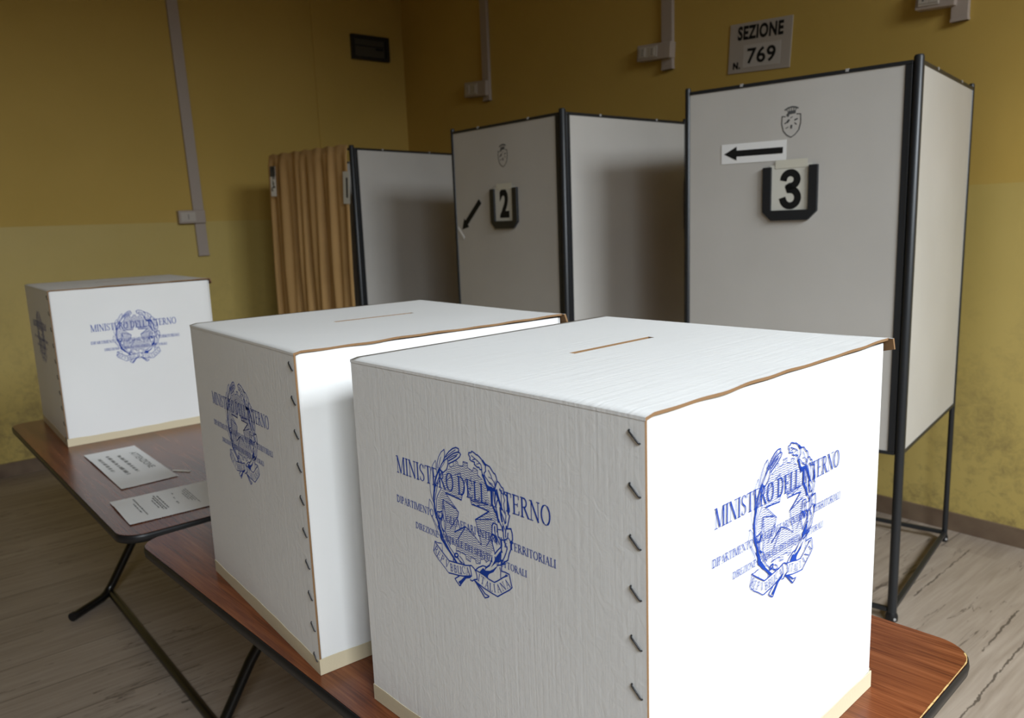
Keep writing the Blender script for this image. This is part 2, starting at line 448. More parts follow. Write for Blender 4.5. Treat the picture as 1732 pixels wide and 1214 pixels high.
GLY = {
    'M': (0.86, [(TN, [(0.12, 0.02), (0.12, 0.98)]), (TK, [(0.13, 0.98), (0.42, 0.04)]), (TN, [(0.42, 0.04), (0.70, 0.98)]), (TK, [(0.72, 0.02), (0.72, 0.98)]), sf(0.12, 0.02, 0.1), sf(0.72, 0.02), sf(0.09, 0.98, 0.08), sf(0.75, 0.98, 0.08)]),
    'I': (0.30, stem(0.15)),
    'N': (0.72, [(TN, [(0.13, 0.02), (0.13, 0.98)]), (TK, [(0.13, 0.97), (0.58, 0.03)]), (TN, [(0.59, 0.0), (0.59, 0.98)]), sf(0.13, 0.02, 0.1), sf(0.1, 0.98, 0.08), sf(0.59, 0.98, 0.1)]),
    'S': (0.50, [(TN, [(0.41, 0.78), (0.41, 0.95)]), (TN, arc(0.25, 0.76, 0.15, 0.215, 20, 130, 6)), (TK * .8, arc(0.245, 0.745, 0.155, 0.2, 130, 235, 6) + arc(0.245, 0.25, 0.165, 0.22, 70, -40, 6)), (TN, arc(0.245, 0.25, 0.165, 0.23, -40, -160, 6)), (TN, [(0.08, 0.25), (0.08, 0.05)])]),
    'T': (0.62, stem(0.31)[:2] + [(TN, [(0.05, 0.79), (0.06, 0.97), (0.56, 0.97), (0.57, 0.79)])]),
    'E': (0.56, stem(0.15) + E_arms(0.15, 0.32)),
    'F': (0.52, stem(0.15) + E_arms(0.15, 0.32, True, False)),
    'L': (0.52, stem(0.15) + [(TN, [(0.15, 0.025), (0.45, 0.025), (0.48, 0.23)])]),
    'R': (0.64, stem(0.15) + [(TN, [(0.15, 0.97), (0.28, 0.97)]), (TK * .75, arc(0.28, 0.745, 0.17, 0.225, 90, -90, 9)), (TN, [(0.28, 0.52), (0.15, 0.52)]), (TK, [(0.29, 0.52), (0.56, 0.03)]), sf(0.57, 0.02, 0.06)]),
    'P': (0.55, stem(0.15) + [(TN, [(0.15, 0.97), (0.28, 0.97)]), (TK * .75, arc(0.28, 0.73, 0.17, 0.24, 90, -90, 9)), (TN, [(0.28, 0.49), (0.15, 0.49)])]),
    'B': (0.58, stem(0.15) + [(TN, [(0.15, 0.97), (0.27, 0.97)]), (TK * .7, arc(0.27, 0.75, 0.15, 0.22, 90, -90, 8)), (TN, [(0.28, 0.53), (0.15, 0.53)]), (TK * .8, arc(0.28, 0.28, 0.19, 0.25, 90, -90, 8)), (TN, [(0.28, 0.03), (0.15, 0.03)])]),
    'O': (0.70, [(TN, arc(0.35, 0.5, 0.27, 0.48, 60, 120, 6)), (TK * .9, arc(0.35, 0.5, 0.27, 0.48, 118, 242, 12)), (TN, arc(0.35, 0.5, 0.27, 0.48, 240, 300, 6)), (TK * .9, arc(0.35, 0.5, 0.27, 0.48, -62, 62, 12))]),
    'C': (0.60, [(TN, [(0.52, 0.72), (0.52, 0.94)]), (TN, arc(0.34, 0.5, 0.25, 0.48, 40, 120, 6)), (TK * .9, arc(0.34, 0.5, 0.26, 0.48, 118, 242, 12)), (TN, arc(0.34, 0.5, 0.25, 0.48, 240, 318, 6))]),
    'G': (0.66, [(TN, [(0.52, 0.74), (0.52, 0.94)]), (TN, arc(0.34, 0.5, 0.25, 0.48, 40, 120, 6)), (TK * .9, arc(0.34, 0.5, 0.26, 0.48, 118, 242, 12)), (TN, arc(0.34, 0.5, 0.25, 0.48, 240, 310, 6)), (TK, [(0.53, 0.06), (0.53, 0.42)]), sf(0.52, 0.42)]),
    'D': (0.70, stem(0.15) + [(TN, [(0.15, 0.97), (0.30, 0.97)]), (TK * .85, arc(0.30, 0.5, 0.29, 0.47, 90, -90, 14)), (TN, [(0.30, 0.03), (0.15, 0.03)])]),
    'A': (0.66, [(TN, [(0.10, 0.02), (0.33, 0.98)]), (TK, [(0.33, 0.98), (0.55, 0.02)]), (TN, [(0.18, 0.36), (0.47, 0.36)]), sf(0.10, 0.02, 0.08), sf(0.56, 0.02, 0.1)]),
    'V': (0.64, [(TK, [(0.10, 0.98), (0.33, 0.02)]), (TN, [(0.33, 0.02), (0.55, 0.98)]), sf(0.10, 0.98, 0.09), sf(0.55, 0.98, 0.08)]),
    'Z': (0.58, [(TN, [(0.09, 0.80), (0.09, 0.97), (0.49, 0.97)]), (TK, [(0.48, 0.97), (0.09, 0.03)]), (TN, [(0.08, 0.03), (0.49, 0.03), (0.51, 0.22)])]),
    "'": (0.22, [(TK * .8, [(0.12, 0.98), (0.10, 0.72)])]),
    ' ': (0.28, []),
}
def serif_text(mb, s, x, z, h, width, fn, fat=1.0, ang=0.0, mi=0):
    tot = sum(GLY[c][0] for c in s)
    sx = width / tot
    ca, sa = cos(ang), sin(ang)
    cx = 0.0
    for c in s:
        for w, pts in GLY[c][1]:
            q = [((cx + px) * sx, py * h) for px, py in pts]
            q = [(x + a * ca - b * sa, z + a * sa + b * ca) for a, b in q]
            mb.stroke(q, w * h * fat * 0.95, fn, mi)
        cx += GLY[c][0]

# ---------------------------------------------------------------- printed emblem and lettering of the ballot boxes (tenths of a millimetre)
STROKES = """0.55:1772,3994/1805,4047/1854,4102/1866,4065/1857,4002;
0.55:1772,3994/1747,3938/1728,3868/1713,3787/1715,3677/1732,3601/1764,3541;
0.8:1881,4007/1891,4080/1926,4162/1979,4233/2045,4280/2053,4237/2040,4170/1999,4102/1946,4031/1900,3951;
0.55:1974,4172/1941,4100/1905,4012;
1.15:2035,4159/2078,4212/2136,4268/2209,4321/2278,4349/2330,4344/2335,4321/2323,4304;
0.8:2077,4192/2134,4233/2198,4275/2268,4318;
1.15:2091,4175/2147,4216/2227,4266/2304,4296/2348,4297/2365,4279/2344,4246/2281,4199/2203,4156/2124,4115;
0.8:2129,4183/2209,4228/2309,4268;
1.15:2127,4153/2206,4196/2285,4244;
1.15:1937,4019/1982,4084/2041,4141/2107,4183/2111,4140/2102,4084/2071,4027/2004,3978/1959,3994/1937,4019;
0.55:1961,4024/2005,4073/2048,4127;
2:1937,4019/1902,3971/1864,3908/1830,3839/1815,3759/1806,3699;
1.15:1973,3977/1911,3892/1865,3821/1828,3762;
0.8:2062,4021/1988,3970/1952,3912/1897,3829/1860,3769;
0.8:1792,3988/1805,3910/1795,3806/1794,3703;
2.4:1821,3780/1791,3670/1776,3590/1786,3514/1791,3438/1809,3365/1843,3296/1875,3201;
0.8:1870,3791/1847,3709/1816,3635/1803,3575;
0.8:1955,3770/1911,3714/1857,3640/1831,3577/1828,3494/1815,3439;
0.55:1664,3437/1670,3496/1683,3557/1718,3529/1754,3481/1773,3418/1792,3361;
0.55:1664,3437/1694,3356/1737,3294/1787,3214/1814,3151/1843,3114;
0.55:1718,3347/1776,3273/1834,3190;
0.8:1970,3621/1952,3545/1942,3471/1923,3395/1911,3340;
0.8:1970,3621/1982,3533/1995,3454/2000,3363/1991,3258/1970,3201;
0.55:1972,3545/1957,3424/1965,3329/1972,3228;
1.15:1838,3430/1887,3437/1937,3460;
1.49:1821,3410/1856,3351/1904,3354/1948,3412;
1.49:1904,3354/1898,3285/1910,3236/1954,3197;
1.15:1870,3329/1871,3252/1889,3179;
2.6:1846,3239/1880,3170/1896,3081/1941,3047/1985,3003/2045,2963/2089,2925/2140,2883/2176,2853;
0.8:1909,3230/1951,3164/2007,3076/2064,3010/2123,2966/2181,2922/2255,2893/2322,2873;
1.15:1971,3211/2013,3150/2040,3096/2068,3053;
1.49:1891,3199/1922,3104/1981,3043/2031,2990;
1.61:2217,2958/2209,2941/2189,2925/2166,2918/2147,2922/2141,2935/2150,2953/2170,2968/2193,2975/2211,2971/2217,2958;
0.8:2245,2956/2303,2923/2337,2872;
0.8:2213,2931/2240,2888/2276,2869;
1.15:2117,2887/2113,2839/2175,2848;
0.8:1883,3020/1809,3004/1749,3010/1735,2945/1708,2874/1729,2838/1798,2784/1883,2737/1974,2676/2012,2659;
1.15:1771,2988/1836,2944/1905,2901/1973,2859/2026,2828/2136,2841/2253,2856/2351,2867/2465,2900;
0.55:1900,3025/1899,2967/1898,2915;
0.8:1749,3010/1771,2988;
1.15:2010,2661/2093,2674/2200,2689/2298,2710/2459,2762;
1.15:2436,2879/2455,2814/2463,2763;
1.15:2469,2900/2521,2877/2550,2844/2565,2796/2566,2754/2511,2733/2470,2701/2432,2705;
1.15:2544,2868/2619,2861/2708,2847/2789,2827/2883,2819/2951,2864/3048,2937/3120,2980;
0.8:2990,3040/3005,2989/2997,2915;
1.15:3020,3065/3020,3004/3087,3010/3150,3005/3167,2940/3190,2857/3146,2812/3036,2734/2931,2657/2830,2664/2682,2682/2571,2708/2511,2725;
1.49:2511,2725/2569,2681/2626,2626/2676,2579;
1.49:2570,2703/2643,2658/2701,2614;
1.15:2676,2579/2697,2560/2759,2590/2771,2607/2730,2611/2701,2614;
1.15:2216,2683/2130,2623/2153,2597/2214,2557/2240,2571;
1.15:2544,2868/2600,2918/2687,2968/2739,2971/2729,2937;
1.15:2745,2958/2808,3008/2848,3078/2851,3114;
1.15:2744,2964/2810,3015/2848,3075/2859,3127;
1.15:2910,3181/2969,3247/3026,3302;
0.8:2829,3322/2769,3241;
1.15:2859,3350/2888,3271/2911,3201;
1.15:2883,3519/2877,3422/2845,3350;
1.15:2973,3544/2981,3461/2985,3414/3024,3392/3027,3331/3026,3302;
0.8:2932,3533/2933,3437/2963,3374/2959,3311;
2:2877,3422/2924,3411/2947,3346;
1.15:3075,3571/3077,3501/3079,3417;
1.15:3135,3588/3118,3513/3114,3446;
1.26:3153,3560/3213,3571/3229,3520/3232,3460/3216,3404/3195,3370/3196,3323/3163,3257/3138,3174/3076,3131/3026,3082;
1.15:3038,3396/3085,3400/3147,3441/3157,3509;
0.8:3160,3449/3198,3418/3209,3388;
1.38:3038,3396/3041,3335/3031,3275/3042,3240;
1.15:3084,3385/3115,3347/3133,3314/3109,3251/3080,3194/3043,3135/3027,3092;
1.15:3023,3253/3018,3175/3002,3122;
1.15:3229,3415/3223,3402/3209,3393/3196,3394/3192,3404/3198,3417/3211,3426/3224,3425/3229,3415;
1.15:2943,3051/3019,3080/3095,3118;
1.15:2966,3097/3036,3143/3026,3082;
1.15:2577,4361/2562,4339/2522,4333/2516,4306/2543,4278/2534,4252/2562,4239/2618,4236/2616,4207/2664,4184/2699,4189/2711,4166/2747,4173;
1.15:2577,4361/2619,4350/2653,4335/2681,4334/2715,4317/2748,4296/2767,4276/2793,4244/2821,4250;
0.8:2566,4306/2635,4278/2683,4259/2737,4228/2747,4173;
0.8:2584,4258/2635,4278;
0.55:2652,4219/2717,4242;
2.4:2768,4281/2794,4258/2817,4240;
1.15:2821,4250/2888,4236/2920,4205/2951,4175/2978,4167/2996,4134/3006,4090/2983,4038/2967,3997;
1.15:2820,4245/2811,4206/2815,4169/2786,4139/2791,4107/2756,4105/2739,4162;
0.8:2791,4107/2836,4071/2875,4032/2954,4004;
0.8:2864,4189/2902,4141/2920,4098/2958,4060/2968,4016;
0.55:2859,4108/2920,4098;
0.55:2849,4050/2929,4035;
0.55:2973,4087/2976,4037;
2.6:2756,4109/2781,4072/2805,4017/2830,3975/2842,3945;
1.15:3006,4090/3039,4079/3076,4036/3102,4029/3124,3972;
0.8:3041,4000/3078,3961;
2:2831,3982/2870,3953/2945,3966/2978,3964;
2.4:2904,3966/2906,3886/2900,3791/2931,3742/2969,3695/2992,3640/3003,3600;
0.8:2930,3949/2940,3880/2949,3807;
0.8:2965,3971/2969,3920/2949,3812;
1.49:2993,3987/3015,3913/3038,3853/3062,3798/3073,3764;
1.15:2967,3779/2991,3846/3027,3892;
1.15:2966,3760/2984,3717/2999,3641/3029,3588/3060,3549/3064,3503;
2:3041,3779/3049,3687/3065,3621;
1.15:3117,3612/3087,3674/3051,3735;
0.8:3038,3848/3074,3778/3117,3733/3136,3710/3126,3651;
1.15:3111,3973/3162,3948/3178,3883/3194,3817/3198,3782/3176,3739;
1.15:3176,3739/3198,3726/3179,3665/3155,3584/3133,3551;
0.8:3097,3955/3126,3893/3104,3841/3113,3774/3131,3736;
0.8:3048,4013/3072,3973/3104,3957;
0.8:3070,3599/3094,3559/3106,3534;
1.15:2879,3445/2891,3542/2920,3566/2974,3559/2978,3518/2969,3470;
0.8:2924,3522/2927,3459;
1.15:3133,3551/3206,3575/3224,3541;
0.8:2984,3505/3045,3517;
0.55:2131,4109/2144,4078/2214,4102/2214,4156/2250,4178/2295,4177/2313,4130/2399,4143/2403,4200/2487,4200/2486,4140/2574,4118/2595,4168/2671,4146/2664,4092/2745,4048;
0.55:2192,3058/2180,3003/2265,3018/2254,2980;
0.55:2272,3015/2369,3006/2373,2954/2454,2944/2466,3008/2546,3007/2564,2958/2637,2976/2645,3033/2721,3061/2748,3030/2806,3072;
0.55:2053,3869/2108,3926/2189,3979/2305,4028/2347,4042/2343,3988;
0.8:2431,3983/2515,3744/2530,3696/2839,3685/2585,3518/2609,3446/2608,3381/2647,3329/2674,3226/2545,3310/2389,3376/2289,3326/2173,3251/2241,3437/2270,3530/2029,3719/2336,3703/2431,3983;
1.4:2029,3719/2183,3713/2336,3703;
1.2:2530,3696/2679,3697/2839,3685;
1.3:2839,3685/2585,3518;
0.8:1970,3621/2112,3590/2224,3558;
0.8:2239,3462/2085,3269;
1:2373,3356/2223,3164;
0.8:2589,3519/2888,3603;
1.3:2366,3365/2173,3251;
0.55:2540,4036/2536,3992/2561,3930;
0.8:2519,3745/2676,3750/2831,3774;
0.55:2631,3710/2830,3761"""
FILLS = """2330,2717/2459,2759/2433,2727/2352,2695/2283,2618/2239,2569/2193,2600/2253,2646;
2620,2871/2685,2939/2735,2919/2811,2942/2879,2985/2910,3015/2962,3054/2892,2968/2877,2948/2793,2895/2769,2862/2771,2839;
2898,3090/2929,3148/3002,3237/3037,3257/3013,3193/2995,3130/2966,3097/2924,3079/2836,2993;
2805,4017/2886,3988/2967,3993/2952,3971/2841,3935/2816,3962;
3162,3828/3194,3817/3198,3782/3170,3733/3153,3779;
3048,2937/3120,2980/3093,2989;
3093,3662/3118,3631/3133,3663/3137,3626/3109,3596"""
CLIP = """2088,4051/2213,4097/2250,4176/2294,4175/2313,4128/2399,4141/2407,4198/2483,4197/2486,4137/2574,4115/2599,4164/2668,4143/2664,4090/2772,4031/2792,4028/2815,3950/2850,3859/2885,3763/2930,3723/2974,3668/2991,3616/2883,3510/2867,3371/2899,3216/2833,3158/2777,3053/2741,3027/2714,3059/2634,3029/2638,2981/2565,2958/2546,3007/2458,3006/2447,2947/2374,2960/2370,3009/2272,3015/2188,3006/2192,3058/2070,3074/2028,3144/1995,3217/2000,3363/1994,3490/1857,3460/1852,3582/1881,3640/1962,3751/2010,3954/2069,4007"""
STAR = """2431,3983/2515,3744/2530,3696/2839,3685/2585,3518/2609,3446/2608,3381/2647,3329/2674,3226/2545,3310/2389,3376/2289,3326/2173,3251/2241,3437/2270,3530/2029,3719/2336,3703"""

def parse(s): return [tuple(float(c) / 10000.0 for c in p.split(',')) for p in s.strip().split('/')]
EM_STROKES = []
for item in STROKES.split(';'):
    w_, pts_ = item.strip().split(':')
    EM_STROKES.append((float(w_) / 1000.0, parse(pts_)))
EM_FILLS = [parse(p) for p in FILLS.split(';')]
EM_CLIP, EM_STAR = parse(CLIP), parse(STAR)
def inside(p, poly):
    x, y = p; c = False; j = len(poly) - 1
    for i in range(len(poly)):
        xi, yi = poly[i]; xj, yj = poly[j]
        if (yi > y) != (yj > y) and x < (xj - xi) * (y - yi) / (yj - yi) + xi: c = not c
        j = i
    return c
RIBBON = [('R', 176.8, 290.2, -36), ('E', 182.0, 285.0, -32), ('P', 189.0, 281.5, -28), ('V', 198.2, 277.4, -18), ('B', 207.4, 275.2, 4), ('B', 214.9, 275.8, 6),
          ('L', 221.5, 276.6, 8), ('I', 225.6, 277.2, 8), ('C', 231.2, 279.4, 9), ('A', 239.2, 280.6, 10), ('I', 260.2, 278.8, -14), ('T', 267.0, 277.5, -14),
          ('A', 274.6, 274.4, -12), ('L', 281.6, 273.4, -4), ('I', 288.0, 274.4, 8), ('A', 295.6, 276.8, 22), ('N', 303.4, 282.0, 34), ('A', 311.1, 287.6, 34)]
def make_print(name, parent, fn):
    mb = MB()
    for w, pts in EM_STROKES: mb.stroke(pts, w * 1.22 + 0.0001, fn)
    for poly in EM_FILLS: mb.fill(poly, fn)
    zz = 0.262
    while zz < 0.432:                                        # wavy hatching of the cog wheel
        run = []
        for k in range(0, 170):
            xx = 0.165 + k * 0.001
            p = (xx, zz + 0.0007 * sin(xx * 2 * pi / 0.0085))
            if inside(p, EM_CLIP) and not inside(p, EM_STAR): run.append(p)
            else:
                if len(run) > 2: mb.stroke(run, 0.00058, fn)
                run = []
        if len(run) > 2: mb.stroke(run, 0.00058, fn)
        zz += 0.00285
    serif_text(mb, "MINISTERO DELL'INTERNO", 0.0985, 0.3765, 0.0232, 0.2870, fn)
    serif_text(mb, 'DIPARTIMENTO PER GLI AFFARI INTERNI E TERRITORIALI', 0.0940, 0.3345, 0.0097, 0.2970, fn, 1.25, R(-0.6))
    serif_text(mb, 'DIREZIONE CENTRALE DEI SERVIZI ELETTORALI', 0.1345, 0.3082, 0.0083, 0.2102, fn, 1.25, R(-0.6))
    for ch, px, pz, an in RIBBON:
        hh = 0.0098; ww = 0.0072 * GLY[ch][0] / 0.6
        a = R(an)
        x0 = px / 1000 - ww / 2 * cos(a) + hh / 2 * sin(a); z0 = pz / 1000 - ww / 2 * sin(a) - hh / 2 * cos(a)
        serif_text(mb, ch, x0, z0, hh, ww, fn, 1.1, a)
    return mb.build(name, M['ink'], parent)

# ---------------------------------------------------------------- structure
def structure(name, mb, mats): return tag(mb.build(name, mats), kind='structure')
T_ = 0.15
m = MB(); m.box(XL - T_, XR + T_, YF - T_, YB + T_, -0.12, 0.0); structure('floor', m, M['floor'])
m = MB(); m.box(XL - T_, XR + T_, YF - T_, YB + T_, ZC, ZC + 0.12); structure('ceiling', m, M['ceiling'])
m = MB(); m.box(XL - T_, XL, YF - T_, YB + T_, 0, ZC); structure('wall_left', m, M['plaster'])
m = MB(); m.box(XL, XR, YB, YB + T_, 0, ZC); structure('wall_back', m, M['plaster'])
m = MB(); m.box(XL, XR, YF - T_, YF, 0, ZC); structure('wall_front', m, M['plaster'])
m = MB()
ys = YF - T_
m.box(XR, XR + T_, YF - T_, YB + T_, 0, WZ0); m.box(XR, XR + T_, YF - T_, YB + T_, WZ1, ZC)
for wy, ww in WINDOWS:
    m.box(XR, XR + T_, ys, wy - ww / 2, WZ0, WZ1); ys = wy + ww / 2
m.box(XR, XR + T_, ys, YB + T_, WZ0, WZ1)
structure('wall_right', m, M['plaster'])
M['window_frame'] = new_mat('white_window_frame', (0.7, 0.7, 0.68), 0.4)
for i, (wy, ww) in enumerate(WINDOWS):
    m = MB(); a, b = wy - ww / 2, wy + ww / 2; x0, x1 = XR + 0.02, XR + 0.07
    m.box(x0, x1, a, a + .05, WZ0, WZ1); m.box(x0, x1, b - .05, b, WZ0, WZ1); m.box(x0, x1, a + .05, b - .05, WZ0, WZ0 + .05)
    m.box(x0, x1, a + .05, b - .05, WZ1 - .05, WZ1); m.box(x0, x1, wy - .03, wy + .03, WZ0 + .05, WZ1 - .05)
    structure('window_%d' % (i + 1), m, M['window_frame'])
BB = 0.08
m = MB(); m.box(XL, XL + 0.012, YF, YB, 0, BB); structure('baseboard_left', m, M['skirting'])
m = MB(); m.box(XL + 0.012, XR, YB - 0.012, YB, 0, BB); structure('baseboard_back', m, M['skirting'])
m = MB(); m.box(XL, XL + 0.008, 2.76, 2.93, BB, ZC); structure('trim_1', m, M['plaster'])     # shallow painted pilaster strip

# ---------------------------------------------------------------- wall fittings
def tilt_map(x0, z0, ang, wall):
    """local (a along the wall, b up, c out of the wall) -> world"""
    ca, sa = cos(ang), sin(ang)
    def fn(a, b, c=0.0):
        u, v = a * ca - b * sa, a * sa + b * ca
        return (x0 + u, YB - c, z0 + v) if wall == 'back' else (XL + c, x0 + u, z0 + v)
    return fn
def wbox(mb, fn, a0, a1, b0, b1, c0, c1, mi=0):
    vs = [fn(a, b, c) for c in (c0, c1) for b in (b0, b1) for a in (a0, a1)]
    mb.add(vs, [(0, 2, 3, 1), (4, 5, 7, 6), (0, 1, 5, 4), (2, 6, 7, 3), (0, 4, 6, 2), (1, 3, 7, 5)], mi)

def duct(label, wall, p, z0, tilt, width=0.072, joint=None):
    fn = tilt_map(p, z0, tilt, wall)
    m = MB(); wbox(m, fn, -width / 2, width / 2, 0, (ZC - z0) / cos(tilt) - 0.003, 0.0, 0.022)
    o = m.build('cable_duct', M['duct']); bevel(o, 0.003)
    m = MB(); wbox(m, fn, -width / 2 - .0015, width / 2 + .0015, 0.0, 0.012, 0.0, 0.024)
    bevel(m.build('end_cap', M['duct'], o), 0.002)
    return tag(o, label, 'cable duct', 'cable ducts on the walls')
def socket(label, wall, p, z, tilt, w, h, n=2):
    fn = tilt_map(p, z, tilt, wall)
    m = MB(); wbox(m, fn, -w / 2, w / 2, -h / 2, h / 2, 0.0, 0.045)
    o = m.build('wall_socket', M['duct']); bevel(o, 0.004)
    fw = w * 0.62
    m = MB(); wbox(m, fn, -w / 2 + .012, -w / 2 + fw, -h / 2 + .012, h / 2 - .012, 0.045, 0.049)
    f = m.build('face_plate', M['socket'], o); bevel(f, 0.002)
    for k in range(n):
        cx = -w / 2 + .012 + (fw - .012) * (k + .5) / n
        m = MB(); wbox(m, fn, cx - .018, cx + .018, -h * .26, h * .26, 0.049, 0.052)
        for dz in (-.012, 0, .012): wbox(m, fn, cx - .003, cx + .003, dz - .003, dz + .003, 0.052, 0.0523, 1)
        m.build('socket_module', [M['socket'], M['print_black']], o)
    return tag(o, label, 'wall socket', 'surface sockets on the walls')
duct('long cable duct down the left wall to a socket box above the far ballot box', 'left', 1.833, 1.247, R(1.4), 0.070)
socket('surface socket box on the left wall duct', 'left', 1.773, 1.507, R(0.5), 0.173, 0.085, 1)
duct('cable duct on the back wall nearest the dark corner above booth two', 'back', -4.425, 2.222, 0.0, 0.072)
socket('socket box at the foot of the duct nearest the dark corner', 'back', -4.52, 2.312, R(-4.0), 0.246, 0.10, 2)
duct('cable duct on the back wall just left of the section sign', 'back', -2.852, 2.171, 0.0, 0.074)
socket('socket box on the duct left of the section sign', 'back', -2.925, 2.274, R(-4.0), 0.232, 0.083, 2)
duct('short visible end of cable duct at the top right of the back wall', 'back', -1.383, 2.116, 0.0, 0.066)
socket('socket box at the top right of the back wall above booth three', 'back', -1.468, 2.226, R(-4.0), 0.155, 0.09, 2)

# small framed vent pane near the corner
o = empty('wall_vent', (XL, 3.226, 2.724))
tag(o, 'small black framed vent window high on the left wall near the corner', 'vent')
m = MB()
fn = lambda a, b, c: (c, a, b)
for a0, a1, b0, b1 in ((-.160, -.138, -.088, .088), (.128, .160, -.088, .088), (-.138, .128, .064, .088), (-.138, .128, -.088, -.066)):
    m.box(0.0, 0.03, a0, a1, b0, b1)
m.build('frame', M['vent_frame'], o)
m = MB(); m.box(0.002, 0.010, -.138, .128, -.066, .064)
m.build('pane', M['vent_glass'], o)
m = MB()
m.box(0.010, 0.016, -.138, .128, 0.012, 0.018); m.box(0.010, 0.018, 0.05, 0.11, -0.012, 0.004)
m.build('cross_bar', M['vent_frame'], o)

# section sign
o = empty('section_sign', (-2.297, YB, 2.193))
tag(o, 'grey plate reading SEZIONE N. 769 on the back wall above the booths', 'sign')
tl = R(-3.6)
def sfn(c): return lambda a, b: (a * cos(tl) - b * sin(tl), -c, a * sin(tl) + b * cos(tl))
def sbox(mb, a0, a1, b0, b1, c0, c1, mi=0):
    vs = [sfn(c)(a, b) for c in (c0, c1) for b in (b0, b1) for a in (a0, a1)]
    mb.add(vs, [(0, 2, 3, 1), (4, 5, 7, 6), (0, 1, 5, 4), (2, 6, 7, 3), (0, 4, 6, 2), (1, 3, 7, 5)], mi)
m = MB(); sbox(m, -.172, .172, -.116, .116, 0.0, 0.005)
bevel(m.build('plate', M['plate'], o), 0.0015)
m = MB(); m.text('SEZIONE', -0.125, 0.036, 0.066, sfn(0.0056), 0, width=0.252, bold=0.042)
m.build('lettering', M['print_black'], o)
m = MB()
m.text('N.', -0.143, -0.098, 0.034, sfn(0.0056), 0, width=0.042, bold=0.06)
m.build('lettering', M['print_black'], o)
m = MB(); sbox(m, -.088, .118, -.094, .012, 0.005, 0.0062)
c_ = m.build('number_card', M['paper_warm'], o)
c_.data.materials.clear(); c_.data.materials.append(new_mat('grey_paper_card', (0.54, 0.50, 0.46), 0.8, spec=0.1))
m = MB(); m.text('769', -0.064, -0.078, 0.074, sfn(0.0068), 0, width=0.158, bold=0.022)
m.build('number', M['print_black'], c_)

